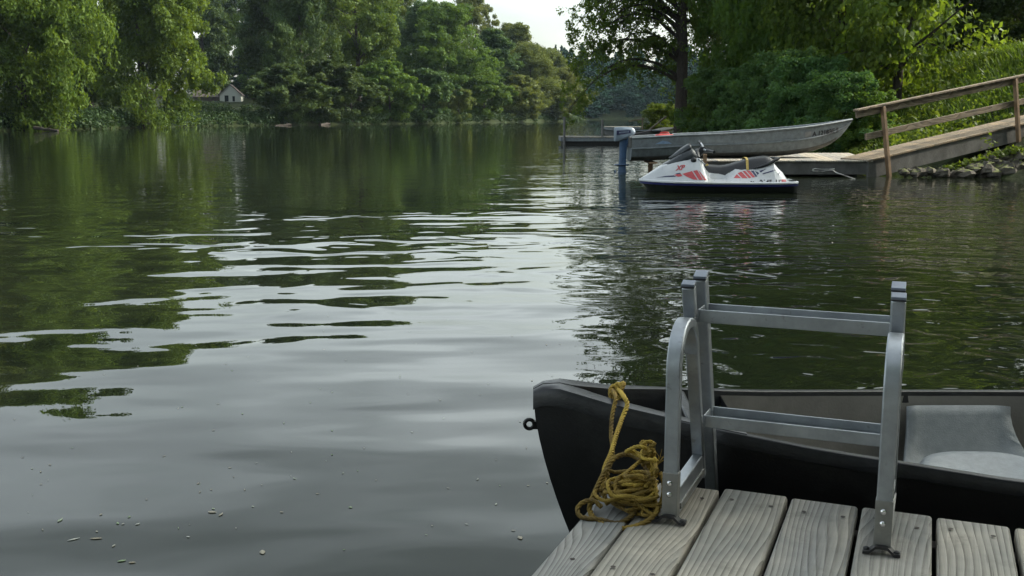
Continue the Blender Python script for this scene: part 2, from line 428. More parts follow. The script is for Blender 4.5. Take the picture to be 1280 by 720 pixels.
def make_tree(name, H, W, style, mat, nclump, cnt, size, seed, r0=.3, bark='bark', lean=(0, 0), zb=.04, asp=.6, nl=22, droop=0., vert=0., up=.35):
    C, R = crown_clumps(H, W, nclump, style, seed, zb)
    V, t = leaf_arrays(C, R, cnt, size, asp, up, droop, vert=vert)
    root = empty(name)
    tk = trunk_mb(H, C, seed, r0, lean, nl).build('trunk', M[bark], root, smooth=60)
    cr = bpy.data.objects.new('crown', leaf_mesh('crown', V, t, M[mat])); link(cr); cr.parent = root
    return root
def place(o, loc, rz, sc, label, group, cat='tree', mat=None):
    o.location = loc; o.rotation_euler = (0, 0, rz); o.scale = sc if hasattr(sc, '__len__') else (sc, sc, sc)
    tag(o, label, cat, group)
    if mat:
        for ch in o.children:
            if ch.name.startswith('crown') or ch.name.startswith('foliage'):
                ch.material_slots[0].link = 'OBJECT'; ch.material_slots[0].material = M[mat]
    return o

# ------------------------------------------------------------------ terrain
LB = [(-260, 62), (-60, 80), (0, 88), (120, 101), (240, 127), (340, 141), (420, 152), (540, 176), (640, 212), (735, 268)]
def lbank(px):
    for (a, ya), (b, yb) in zip(LB, LB[1:]):
        if px <= b: return ya + (yb - ya) * (px - a) / (b - a)
    return LB[-1][1]
def lz(px, Y):
    d = Y - lbank(px)
    if d < 0: return d * .2
    k = max(0., min(1., (733 - px) / 40))
    return (min(d * .35, .55) + .043 * max(d - 1.5, 0)) * k - .3 * (1 - k)
def left_pos(px, Y): return Vector(((px - 640) / FPX * Y * 1.0, Y, lz(px, Y)))
def build_terrain():
    mb = MB(); cols = [-260 + 12 * i for i in range(84)]; ds = [-4, 0, .6, 1.5, 4, 10, 25, 50, 90, 160]
    secs = []
    for px in cols:
        px_ = min(px, 735)
        sec = []
        for d in ds:
            dd = d
            Y = lbank(px_) + dd; w = random.uniform(-.15, .15)
            sec.append((((px_ - 640) / FPX) * Y, Y, (lz(px_, Y) + (w if d > 1 else 0))))
        secs.append(sec)
    mb.loft(secs, flip=True)
    tag(mb.build('river_bank', M['soil'], smooth=60), kind='structure')
    # right bank
    mb = MB(); secs = []
    for Y in [-6, 0, 4, 8, 12, 15, 17, 18.5, 19.5, 20.2, 20.8, 21.4, 22, 22.6, 23.2, 24, 25, 26, 27, 28, 30, 32, 34, 37, 40, 44, 48, 52, 56, 60, 66, 72, 78, 84, 90, 96, 104]:
        secs.append([(rb(Y) + d, Y + random.uniform(-.1, .1), rz_(d) + (random.uniform(-.06, .06) if d > .2 else 0)) for d in (-3, -.6, 0, .3, .7, 1.2, 1.8, 2.6, 3.6, 5, 7, 10, 14, 20, 32)])
    mb.loft(secs, flip=True)
    tag(mb.build('grassy_bank', M['soil'], smooth=60), kind='structure')
    # water sheet out to the horizon
    mb = MB(); mb.add([(-2500, -300, 0), (2500, -300, 0), (2500, 4000, 0), (-2500, 4000, 0)], [(0, 1, 2, 3)])
    tag(mb.build('water', M['water']), kind='structure')
RB = [(-6, 9), (0, 10.5), (8, 13), (12, 13.6), (15, 13.4), (18, 12.2), (20, 10.7), (21, 10.0), (22, 9.8), (23.5, 9.5), (25, 9.0), (27, 8.6), (30, 8.8), (45, 9.2), (60, 9.3), (75, 10.2), (85, 15), (95, 26), (110, 60)]
def rb(Y):
    for (a, xa), (b, xb) in zip(RB, RB[1:]):
        if Y <= b: return xa + (xb - xa) * (Y - a) / (b - a)
    return RB[-1][1]
def rz_(d):
    if d < 0: return d * .4
    return .32 * min(d, 2.5) + .56 * max(min(d, 6.5) - 2.5, 0) + .16 * max(min(d, 12) - 6.5, 0) + .05 * max(d - 12, 0)
def rzz(X, Y): return rz_(X - rb(Y))
GA = math.radians(28); GS = Vector((7.42, 21.75, .345)); GSL = .155; RW = .80
def ramp_w(X, Y): return -(X - GS.x) * math.sin(GA) + (Y - GS.y) * math.cos(GA)
build_terrain()

# far wooded hill past the bend
def build_hill():
    mb = MB(); secs = []
    for i in range(26):
        px = 560 + i * 24
        x0 = (px - 640) / FPX
        sec = []
        for j, d in enumerate([-6, 0, 3, 20, 45, 80, 130]):
            Y = 345 + d; z = [-2, 0, 1.0, 5, 10, 15, 17][j] * (1.0 + .12 * math.sin(px * .013))
            sec.append((x0 * Y, Y, z))
        secs.append(sec)
    mb.loft(secs, flip=True)
    tag(mb.build('hill', M['soil'], smooth=60), kind='structure')
    C = []; R = []; r = np.random.default_rng(5)
    for k in range(400):
        px = 590 + r.random() * 560; d = r.random() ** 1.3 * 95; Y = 347 + d
        z0 = np.interp(d, [0, 3, 20, 45, 80, 130], [0, 1, 5, 10, 15, 17])
        h = (6 + 9 * r.random()) * (1 if d > 12 else .8); w = 3.0 + 2.2 * r.random(); con = r.random() < .35
        for q in range(16):
            t = q / 15; rad = w * ((1 - t) * .9 + .08 if con else max(.1, math.sin(PI * (.15 + .82 * t))) ** .6)
            a = r.random() * 6.28
            C.append(((px - 640) / FPX * Y + rad * .6 * math.cos(a), Y + rad * .6 * math.sin(a), z0 + h * t)); R.append((rad * .55, rad * .55, h * .09))
    V, t = leaf_arrays(np.array(C), np.array(R), 60, .46, .7, .4)
    o = bpy.data.objects.new('forest', leaf_mesh('forest', V, t, M['lf_hill'])); link(o)
    tag(o, 'far wooded hill closing the river beyond the bend', 'forest', kind='stuff')
build_hill()

# ------------------------------------------------------------------ trees on the left bank
def left_trees():
    src = {}
    src['willow'] = make_tree('willow_tree', 20, 15, 'willow', 'lf_willow', 560, 170, .18, 21, .42, vert=.5, asp=.45, droop=.6)
    src['willow2'] = make_tree('willow_tree', 20, 14, 'willow', 'lf_willow', 540, 170, .18, 25, .4, vert=.4, asp=.45, droop=.5)
    src['round'] = make_tree('broadleaf_tree', 20, 14, 'round', 'lf_mid', 480, 150, .2, 31, .36)
    src['tall'] = make_tree('broadleaf_tree', 24, 13, 'tall', 'lf_dark', 480, 150, .21, 37, .38)
    src['top'] = make_tree('broadleaf_tree', 24, 15, 'top', 'lf_mid', 300, 150, .2, 41, .36, zb=.3, nl=40)
    src['spruce'] = make_tree('spruce_tree', 20, 9, 'cone', 'lf_spruce', 260, 130, .2, 43, .25, zb=.03, vert=.4)
    src['bush'] = make_tree('waterside_bush', 6, 6.5, 'round', 'lf_olive', 180, 140, .14, 47, .12, zb=.06)
    used = set()
    T = [ # px, Y, source, scale xy, scale z, rot, material, label
     (40, 92, 'willow', .90, 1.22, .4, None, 'bright green willow at the far left edge, its branches hanging to the water'),
     (-62, 88, 'willow2', .85, 1.2, 2.2, None, 'green willow cut by the left edge of the picture'),
     (188, 114, 'willow2', 1.02, 1.2, 3.3, 'lf_willow', 'big rounded yellow green willow just left of the white house'),
     (120, 128, 'tall', 1.1, 1.2, .3, 'lf_dark', 'dark tree filling the gap between the two left willows'),
     (262, 250, 'tall', 1.35, 1.32, 1.2, 'lf_dark', 'tall dark tree rising behind the white house roof'),
     (322, 243, 'spruce', 1.3, 1.05, 0, None, 'dark blue green spruce beside the gable of the white house'),
     (352, 172, 'tall', 1.0, 1.15, 2.9, 'lf_dark', 'dark leafy tree right of the white house'),
     (383, 158, 'round', .78, 1.1, 4.1, 'lf_dark', 'dark green tree behind the longer stranded log on the left bank'),
     (420, 200, 'tall', 1.2, 1.3, 5.0, 'lf_mid', 'tall tree towering at the top of the frame left of centre'),
     (452, 172, 'top', 1.12, 1.25, 1.0, 'lf_mid', 'tall spreading tree with a bare dark limb and sunlit right side'),
     (490, lbank(490) + 1.5, 'bush', 1.75, 1.55, .4, 'lf_mid', 'largest rounded bush at the water, under the tall spreading tree'),
     (574, lbank(574) + 0.8, 'bush', 0.85, 1.0, 2.4, 'lf_olive', 'small pale yellow green bush standing alone at the water edge'),
     (536, 216, 'round', 1.0, 1.1, 2.2, 'lf_dark', 'dark tree between the large bush and the domed tree'),
     (560, 203, 'round', 1.15, 1.06, .2, 'lf_mid', 'broad domed tree left of the open sky'),
     (592, 275, 'top', .9, 1.16, 4.2, 'lf_olive', 'thin topped tree poking above the domed tree against the sky'),
     (618, 219, 'tall', .95, .74, 2.0, 'lf_dark', 'deep green tree at the water right of the small pale bush'),
     (640, 262, 'round', 1.1, 1.06, 5.2, 'lf_olive', 'olive tree with a ragged crown below the open sky'),
     (662, 240, 'willow', 1.0, .82, 1.3, 'lf_olive', 'hazy olive willow near the river bend'),
     (703, 258, 'willow2', .92, .62, .3, 'lf_olive', 'last hazy willow on the point at the river bend'),
     (684, 288, 'round', 1.0, .84, 1.9, 'lf_olive', 'low domed tree behind the last willow on the point'),
     (292, 275, 'tall', 1.6, 1.35, 2.1, 'lf_dark', 'tallest dark backdrop tree straight behind the white house gable'),
     (75, 132, 'round', 1.25, 1.45, 4.4, 'lf_dark', 'shaded tree seen through the gap above the fallen log at the far left'),
     (160, 165, 'round', 1.3, 1.6, 2.4, 'lf_dark', 'shaded tree rising directly behind the big rounded willow'),
     (362, lbank(362) + 1.5, 'bush', 1.7, 1.3, 5.1, 'lf_dark', 'dark bush at the water right of the house lawn'),
     (405, lbank(405) + 1.5, 'bush', 1.6, 1.45, 3.1, 'lf_dark', 'dark bush below the tall tree left of centre'),
     (442, lbank(442) + 1.5, 'bush', 1.6, 1.2, 1.1, 'lf_dark', 'dark low bush at the foot of the spreading tree trunk'),
     (530, lbank(530) + 2, 'bush', 1.7, 1.4, 2.2, 'lf_dark', 'shaded bush between the largest bush and the small pale bush'),
     (606, lbank(606) + 2, 'bush', 1.7, 1.45, .9, 'lf_mid', 'mid green bush just right of the small pale bush'),
     (648, lbank(648) + 2, 'bush', 2.0, 1.5, 4.0, 'lf_olive', 'olive bush at the water below the open sky'),
     (690, lbank(690) + 2, 'bush', 2.1, 1.5, 5.6, 'lf_olive', 'farthest olive bush at the water near the point'),
     (470, 240, 'tall', 1.5, 1.25, .6, 'lf_dark', 'dark backdrop tree behind the trunk of the spreading tree'),
     (352, 215, 'round', 1.3, 1.2, 1.6, 'lf_dark', 'dark backdrop tree right of the blue green spruce'),
     (496, 262, 'top', 1.1, 1.3, 2.5, 'lf_mid', 'loose crowned tree behind the spreading tree, touching the top edge'),
     (372, 240, 'round', 1.4, 1.6, 3.0, 'lf_mid', 'tall mid green tree behind the dark trees right of the house'),
    ]
    for px, Y, k, sx, sz, rz, mat, lab in T:
        if k in used: o = copy_tree(src[k])
        else: o = src[k]; used.add(k)
        cat = {'bush': 'bush'}.get(k, 'tree')
        place(o, left_pos(px, Y) + Vector((0, 0, -.1)), rz, (sx, sx, sz), lab, 'bushes on the left bank' if k == 'bush' else 'trees on the left bank', cat, mat)
    # scrub along the left waterline: ground cover
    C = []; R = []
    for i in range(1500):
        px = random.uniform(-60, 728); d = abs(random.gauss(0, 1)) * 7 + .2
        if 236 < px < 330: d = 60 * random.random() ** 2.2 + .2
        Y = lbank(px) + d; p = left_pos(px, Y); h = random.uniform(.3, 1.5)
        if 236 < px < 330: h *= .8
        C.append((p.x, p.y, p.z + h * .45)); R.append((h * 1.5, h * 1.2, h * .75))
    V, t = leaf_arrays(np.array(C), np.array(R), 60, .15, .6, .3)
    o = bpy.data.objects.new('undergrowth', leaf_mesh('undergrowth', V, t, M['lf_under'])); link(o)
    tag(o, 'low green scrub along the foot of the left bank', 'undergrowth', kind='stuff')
left_trees()

# ------------------------------------------------------------------ white house
def house():
    p = at(288, 127.5, 222)
    g = p.z
    root = empty('house', (p.x, p.y, g), math.radians(9), 'small white gabled house with a brown roof among the dark trees across the river', 'house')
    hw = 2.15; ev = 1.55; pk = 3.65; dp = 6
    mb = MB()
    mb.add([(-hw, 0, -.8), (hw, 0, -.8), (hw, 0, ev), (0, 0, pk - .12), (-hw, 0, ev), (-hw, dp, -.8), (hw, dp, -.8), (hw, dp, ev), (0, dp, pk - .12), (-hw, dp, ev)],
           [(0, 1, 2, 3, 4), (9, 8, 7, 6, 5), (1, 6, 7, 2), (5, 0, 4, 9)])
    mb.build('wall', M['wall'], root)
    mb = MB()
    for s in (-1, 1):
        mb.hexa([(0, -.25, pk - .1), (s * (hw + .3), -.25, ev - .22), (s * (hw + .3), dp + .2, ev - .22), (0, dp + .2, pk - .1),
                 (0, -.25, pk + .06), (s * (hw + .3), -.25, ev - .06), (s * (hw + .3), dp + .2, ev - .06), (0, dp + .2, pk + .06)])
    mb.build('roof', M['roof'], root)
    for x0, x1, z0, z1 in ((-1.15, -.35, .1, 1.35), (.45, .95, .1, 1.2)):
        fr = MB()
        fr.box(x0 - .08, x0, -.05, -.004, z0 - .08, z1 + .08); fr.box(x1, x1 + .08, -.05, -.004, z0 - .08, z1 + .08)
        fr.box(x0, x1, -.05, -.004, z1, z1 + .08); fr.box(x0, x1, -.05, -.004, z0 - .08, z0)
        w = fr.build('window', M['wall'], root)
        q = MB(); q.box(x0, x1, -.025, -.006, z0, z1); q.build('pane', M['glass'], w)
    # lower brown wing to the left
    mb = MB(); mb.box(-7.4, -hw - .02, 1.2, 5.2, -.8, 1.15); mb.build('wing_wall', M['roof'], root)
    mb = MB()
    mb.hexa([(-7.7, .7, .95), (-hw - .03, .7, .95), (-hw - .03, 3.2, 2.75), (-7.7, 3.2, 2.75), (-7.7, .7, 1.1), (-hw - .03, .7, 1.1), (-hw - .03, 3.2, 2.9), (-7.7, 3.2, 2.9)])
    mb.hexa([(-7.7, 3.2, 2.75), (-hw - .03, 3.2, 2.75), (-hw - .03, 5.7, .95), (-7.7, 5.7, .95), (-7.7, 3.2, 2.9), (-hw - .03, 3.2, 2.9), (-hw - .03, 5.7, 1.1), (-7.7, 5.7, 1.1)])
    mb.build('wing_roof', M['roof'], root)
house()

# logs
def log(name, a, b, r, lab, mat='bark_pale'):
    a, b = Vector(a), Vector(b); mb = MB(); q = random.Random(int(a.x * 100))
    pts = [a.lerp(b, t / 7) + Vector((0, q.uniform(-r, r) * .5, q.uniform(-r, r) * .35)) for t in range(8)]
    mb.tube(pts, [r * (1.15 - .07 * i) for i in range(8)], 8)
    m = pts[4]; mb.tube([m, m + (b - a) * .12 + Vector((0, 0, (b - a).length * .09)), m + (b - a) * .22 + Vector((0, 0, (b - a).length * .11))], [r * .5, r * .35, r * .15], 6)
    m = pts[2]; mb.tube([m, m + (b - a) * .05 + Vector((0, -.2 * r, -r * 2))], [r * .4, r * .2], 6)
    return tag(mb.build(name, M[mat], smooth=60), lab, 'log')
log('fallen_log', at(43, 160.2, 87.5), at(73, 163.2, 86), .13, 'fallen log lying at the water edge under the far left willow', 'bark')
log('fallen_log', at(344, 158, 138), at(364, 156, 139), .2, 'longer stranded log on the left bank right of the house', 'bark')
log('fallen_log', at(400, 156.2, 147), at(412, 154.6, 149), .2, 'short log at the foot of the tall trees left of centre', 'bark')
log('driftwood_branch', at(1165, 218, 21.75), at(1203, 216, 21.6), .055, 'pale driftwood branch floating below the ramp by the rocks')

# ------------------------------------------------------------------ right bank vegetation
def right_side():
    # overhanging tree with long drooping branches over the water
    def overhang():
        Y0 = 57; base = Vector(((847 - 640) / FPX * Y0, Y0, .1))
        r = random.Random(4); mb = MB(); H = 17.5
        tp = []
        for i in range(12):
            t = i / 11; tp.append(Vector((-.5 * t + .18 * math.sin(5 * t), -.4 * t, -.5 + H * t)))
        mb.tube(tp, [.30 * (1.25 - 1.1 * (i / 11)) for i in range(12)], 9)
        C = []; R = []
        for k in range(66):
            z0 = r.uniform(2.8, 16.2); t = (z0 + .5) / H; a = tp[min(int(t * 11), 10)].copy(); a.z = z0
            ang = r.uniform(0, 2 * PI) if k % 5 < 2 else r.gauss(PI, .5)
            L = r.uniform(3.2, 6.8) * (1.0 - .42 * max(0, (z0 - 9) / 8))
            if math.cos(ang) > .2: L *= .7
            d = Vector((math.cos(ang), math.sin(ang) * .8, 0)); rise = r.uniform(.35, .95) * L * .5
            path = []
            for i in range(9):
                u = i / 8; path.append(a + d * L * u + Vector((r.uniform(-.08, .08), r.uniform(-.08, .08), rise * math.sin(PI * u * .75) - .62 * L * u ** 2.4 * .62)))
            rb_ = .055 + .01 * L; mb.tube(path, [rb_ * (1 - .9 * i / 8) for i in range(9)], 5)
            for i in range(2, 9):
                for q in range(2 if i < 6 else 3):
                    p = path[i] + Vector((r.gauss(0, .35), r.gauss(0, .4), r.gauss(-.12, .22)))
                    C.append(p); R.append((.36, .36, .24 + .16 * r.random()))
                if r.random() < .55:   # hanging twig
                    p = path[i]; ln = r.uniform(.5, 1.4)
                    mb.tube([p, p + Vector((r.uniform(-.3, .1), 0, -ln * .55)), p + Vector((r.uniform(-.4, .1), 0, -ln))], [.018, .012, .005], 4)
                    for s in range(3): C.append(p + Vector((r.gauss(-.1, .12), r.gauss(0, .12), -ln * (s + 1) / 3))); R.append((.2, .2, .26))
        for k in range(330):          # fuller crown round the upper trunk
            z0 = r.uniform(4.6, 18.0); t = (z0 + .5) / H; a = tp[min(int(t * 11), 11)]
            rad = 4.3 * math.sin(PI * min(1, .22 + .74 * (z0 - 4.2) / 14)) ** .8 * r.random() ** .5; th = r.uniform(0, 2 * PI)
            C.append(Vector((a.x + rad * math.cos(th) - .5, a.y + rad * math.sin(th), z0 + r.gauss(0, .3) - .16 * rad))); q = r.uniform(.35, .62); R.append((q, q, q * .75))
        V, t = leaf_arrays(np.array(C), np.array(R), 30, .085, .52, .2, 0, 1.8, vert=.7)
        root = empty('riverside_tree', base, 0, 'tall riverside tree whose thin drooping branches reach left over the river against the sky', 'tree', 'trees on the right bank')
        mb.build('trunk', M['bark'], root, smooth=60)
        cr = bpy.data.objects.new('crown', leaf_mesh('crown', V, t, M['lf_over'])); link(cr); cr.parent = root
    overhang()
    A = make_tree('bank_tree', 13, 10, 'round', 'lf_near', 620, 140, .10, 61, .22, nl=50, zb=.02, vert=.3)
    B = make_tree('bank_tree', 14, 9.5, 'tall', 'lf_near', 600, 140, .105, 67, .22, nl=60, zb=.05, vert=.3)
    D = make_tree('bank_tree', 11, 7.6, 'round', 'lf_bright', 360, 100, .105, 71, .15, nl=60, zb=.05, vert=.5)
    used = set()
    T = [(960, 52, A, .8, 1.5, .2, 'lf_near', 'bank tree set back behind the nearest leafy tree above the boat middle'),
         (972, 46, B, .8, 1.5, 1.1, 'lf_near', 'nearest leafy green tree above the middle of the aluminium boat'),
         (918, 61, A, .58, 1.45, 3.3, 'lf_near', 'narrow leafy tree immediately right of the riverside tree trunk'),
         (1035, 39.5, A, .85, 1.4, 2.4, 'lf_near', 'dense green tree above the bow of the aluminium boat'),
         (1112, 33.5, D, .95, 1.15, .9, 'lf_bright', 'sunlit yellow green young tree behind the lower end of the ramp'),
         (1060, 62, B, 1.2, 1.6, 4.0, 'lf_dark', 'shaded tree behind the sunlit young tree'),
         (1010, 66, A, 1.2, 1.7, 3.1, 'lf_dark', 'tall shaded tree behind the leafy trees over the boat'),
         (1205, 55, A, 1.0, 1.6, 5.0, 'lf_dark', 'dark tree at the back of the grassy slope, right of the sunlit young tree'),
         (1285, 47, B, .95, 1.4, 2.0, 'lf_dark', 'dark tree cut by the right edge of the picture above the grass'),
         (968, 75, B, .95, 1.4, 5.5, 'lf_near', 'tree far back between the riverside tree and the leafy trees')]
    for px, Y, k, sx, sz, rz, mat, lab in T:
        X = (px - 640) / FPX * Y
        o = copy_tree(k) if k.name in used else k
        used.add(k.name)
        place(o, (X, Y, rzz(X, Y) - .15), rz, (sx, sx, sz), lab, 'trees on the right bank', 'tree', mat)
    E = make_tree('bank_tree', 15, 11, 'top', 'lf_near', 170, 120, .12, 93, .25, nl=40, zb=.3)
    place(E, (14.3, 5.4, 1.0), 0, 1.0, 'leafy tree on the near right bank that shades the wooden dock', 'trees on the right bank')
    for (x, y, q, lab) in ((15.5, 8.2, 2.9, 'unseen dense tree on the right bank between the dock and the ramp, there to shade the dock'), (16.2, 19.6, 1.9, 'unseen tree on the right bank beyond the picture edge, there to shade the jet ski'), (4.5, -7.5, 2.0, 'unseen leafy tree behind the wooden dock that screens it from the sky, right of the viewer'), (-3.5, -9, 4.0, 'unseen leafy tree behind the wooden dock that screens it from the sky, left of the viewer'), (10.5, -3.2, 1.0, 'unseen leafy tree beside the wooden dock that screens it from the sky')):
        e = copy_tree(B); place(e, (x, y, .3), q, (1.15, 1.15, 1.0) if x < 13.5 else (.95, .95, 1.0), lab, 'trees on the right bank', 'tree', 'lf_near')  # unseen trees outside the frame, placed to shade the dock and jet ski
    mb = MB(); mb.loft([[(-14 + i * 2.6, y, z + .1 * math.sin(i * 2.1)) for i in range(12)] for y, z in ((-2.6, -.5), (-4, .2), (-7, .7), (-16, 1.6))])
    tag(mb.build('shore', M['soil'], smooth=60), kind='structure')
    S_ = make_tree('shrub', 3, 3.6, 'round', 'lf_bush', 220, 120, .055, 81, .05, zb=.03, nl=30)
    T = [(882, 53, .95, 1.1, .3, 'lf_near', 'shrub at the water below the overhanging riverside tree'),
         (905, 46, 1.2, 1.1, 1.7, 'lf_bush', 'wide green shrub behind the stern half of the aluminium boat'),
         (938, 41.5, 1.1, 1.05, 2.6, 'lf_bush', 'bluish green shrub above the red fuel can and the boat middle'),
         (972, 37, 1.1, 1.15, 3.9, 'lf_bush', 'thick green shrub behind the middle of the aluminium boat'),
         (1008, 33.2, 1.0, 1.0, 5.0, 'lf_bush', 'green shrub hanging close behind the boat numbers'),
         (1045, 30.2, .85, .8, .9, 'lf_bush', 'shrub right behind the bow of the aluminium boat'),
         (1218, 45, 1.6, 1.5, 2.9, 'lf_dark', 'dark shrub at the top of the grassy slope beside the sunlit young tree'),
         (1262, 41, 1.5, 1.3, 3.6, 'lf_dark', 'dark shrub at the top of the grassy slope near the right picture edge'),
         (1180, 48, 1.5, 1.5, .6, 'lf_near', 'shrub at the back of the slope behind the sunlit young tree'),
         (824, 78, .95, .75, 2.2, 'lf_bright', 'small yellow green shrub by the far moored boat'),
         (1078, 29.5, .62, .55, 4.4, 'lf_near', 'low leafy shrub under the lower end of the handrail'),
         (862, 66, .8, 1.1, 3.2, 'lf_near', 'tall green shrub left of the riverside tree trunk')]
    for i, (px, Y, sx, sz, rz, mat, lab) in enumerate(T):
        X = (px - 640) / FPX * Y
        o = S_ if i == 0 else copy_tree(S_)
        place(o, (X, Y, max(rzz(X, Y), .0) - .1), rz, (sx, sx, sz), lab, 'shrubs along the right bank', 'shrub', mat)
    # leafy weeds on the slope
    C = []; R = []
    for i in range(2600):
        Y = random.uniform(21.5, 40); d = random.uniform(.5, 14); X = rb(Y) + d
        px = 640 + X / Y * FPX
        if px > 1330 or px < 1000: continue
        w = ramp_w(X, Y)
        if -.4 < w < RW + .25 or (w <= -.4 and random.random() < .6): continue
        if math.sin(X * 2.1 + 1.3 * math.sin(Y * 1.7)) + math.sin(Y * 1.3 + X) < -.35: continue
        h = random.uniform(.05, .2) if random.random() < .8 else random.uniform(.2, .5)
        C.append((X, Y, rz_(d) + h * .6)); R.append((.24, .24, h))
    for (x, y) in ((1200, 206), (1212, 203), (1222, 201), (1236, 196), (1246, 193), (1258, 189), (1270, 186), (1280, 196), (1225, 208), (1250, 203), (1268, 203), (1190, 209)):
        p = at(x, y, 21.9); C.append((p.x, p.y, p.z)); R.append((.22, .2, .07))
    V, t = leaf_arrays(np.array(C), np.array(R), 44, .05, .7, .6)
    o = bpy.data.objects.new('ground_cover', leaf_mesh('ground_cover', V, t, M['lf_bright'])); link(o)
    tag(o, 'leafy weeds covering the sunny slope behind the ramp', 'weeds', kind='stuff')
    # grass blades
    n = 90000; Y = rng.uniform(22, 44, n); d = rng.uniform(.8, 15, n) ; Xb = np.interp(Y, [a for a, b in RB], [b for a, b in RB]); X = Xb + d
    px = 640 + X / Y * FPX; k = (px > 1010) & (px < 1340) & (-(X - GS.x) * math.sin(GA) + (Y - GS.y) * math.cos(GA) > RW + .2) & (rng.random(n) < np.clip((d - .6) / 4, .15, 1)); X, Y, d = X[k], Y[k], d[k]; n = len(X)
    Z = np.vectorize(rz_)(d) - .03
    h = rng.uniform(.12, .34, n) * np.clip(.6 + d / 9, .6, 1.35); a = rng.uniform(0, 2 * PI, n); w = .012 + .01 * rng.random(n)
    lx = rng.normal(0, .35, n) * h; ly = rng.normal(0, .35, n) * h
    P = np.stack([X, Y, Z], 1); side = np.stack([np.cos(a) * w, np.sin(a) * w, 0 * a], 1)
    mid = P + np.stack([lx * .4, ly * .4, h * .6], 1); tip = P + np.stack([lx, ly, h], 1)
    V = np.stack([P - side, P + side, mid + side * .8 + (tip - mid) * .3, tip], 1).reshape(-1, 3)
    o = bpy.data.objects.new('grass', leaf_mesh('grass', V, rng.random(n), M['lf_grass'])); link(o)
    tag(o, 'tall bright grass on the slope of the right bank', 'grass', kind='stuff')
    # rocks at the waterline under the ramp
    rr = random.Random(9)
    spots = [(1203, 215, .20), (1216, 209, .17), (1228, 206, .2), (1236, 212, .26), (1246, 200, .16), (1252, 208, .22), (1262, 213, .3), (1274, 207, .26), (1281, 217, .34),
             (1222, 218, .17), (1243, 219, .22), (1262, 221, .24), (1190, 217, .13), (1178, 214, .15), (1160, 212, .13), (1146, 213, .16), (1132, 213, .13), (1236, 197, .13), (1258, 195, .15), (1271, 196, .2)]
    for i, (x, y, s) in enumerate(spots):
        mb = MB(); secs = []
        ph = [rr.uniform(0, 6.28) for _ in range(6)]
        for j in range(8):
            th = -PI / 2 + PI * j / 7; th = max(min(th, PI / 2 - .05), -PI / 2 + .05); row = []
            for q in range(11):
                a = 2 * PI * q / 11; k = 1 + .24 * math.sin(2 * a + ph[0] + th) + .2 * math.sin(3 * a + ph[1]) * math.cos(2 * th + ph[2]) + rr.uniform(-.16, .16)
                row.append((s * k * math.cos(th) * math.cos(a) * 1.2, s * k * math.cos(th) * math.sin(a), s * k * math.sin(th) * .62))
            secs.append(row)
        mb.loft(secs, closed=True, cap0=True, cap1=True)
        o = mb.build('rock', M['rock'])
        p = onz(x, y, 0.0) if y > 216 else None
        Yq = p.y if p else 21.5 + (217 - y) * .02
        p = at(x, y, Yq); o.location = (p.x, p.y, max(p.z, .0) - s * .3); o.rotation_euler = (0, 0, rr.uniform(0, 6))
        tag(o, 'mossy brown stone among the rocks at the waterline below the ramp', 'rock', 'rocks at the waterline below the ramp')
right_side()

# ------------------------------------------------------------------ foreground dock
ANG = math.radians(21.8)
DO = Vector((.476, 2.244, 0))                         # end of the boards, gap between second and third board
def dk(a, b, z): # dock coordinates: a along the end, b outward along the boards
    return Vector((DO.x + a * math.cos(ANG) + b * math.sin(ANG), DO.y - a * math.sin(ANG) + b * math.cos(ANG), z))
ZD = .42
def dock():
    root = empty('wooden_dock', DO, -ANG, 'weathered grey wooden dock in the foreground with gaps between its boards', 'dock')
    mb = MB(); r = random.Random(2)
    xs = [(-.243, -.149)] + [(-.145 + .1483 * i, -.145 + .1483 * i + .1395) for i in range(17)]
    for i, (x0, x1) in enumerate(xs):
        mb.cur = 1.0 + i * 1.37
        e = r.uniform(-.008, .008); cup = r.uniform(-.0015, .0015); mb.box(x0, x1, -3.2, e, ZD - .036 + cup, ZD + cup)
    mb.cur = 0.0
    sc = mb
    for i, (x0, x1) in enumerate(xs):
        for y in (-.075, -.50, -.95):
            for xx in ((x0 + .03, x1 - .03) if x1 - x0 > .12 else ((x0 + x1) / 2,)):
                X, Y = xx + r.uniform(-.006, .006), y + r.uniform(-.012, .012)
                vs = [(X + .0052 * math.cos(k * PI / 4), Y + .0052 * math.sin(k * PI / 4), ZD + .0022) for k in range(8)]
                sc.add(vs, [tuple(range(8))], 1)
    sc.build('deck', [M['deck'], M['screw']], root, bevel=.007, seg=3)
    mb = MB()
    for y in (-.06, -.5, -.95, -1.4, -1.9, -2.4, -2.9): mb.box(-.22, 2.3, y - .02, y + .02, ZD - .19, ZD - .038)
    mb.box(-.215, -.175, -3.15, -.083, ZD - .195, ZD - .04)
    mb.build('frame', M['deck_dark'], root, bevel=.003)
    mb = MB(); mb.box(0.0, 2.2, -.9, -.2, -.25, ZD - .2); mb.box(0.0, 2.2, -2.9, -2.2, -.25, ZD - .2)
    mb.build('float', M['float'], root, bevel=.03, seg=3)
dock()

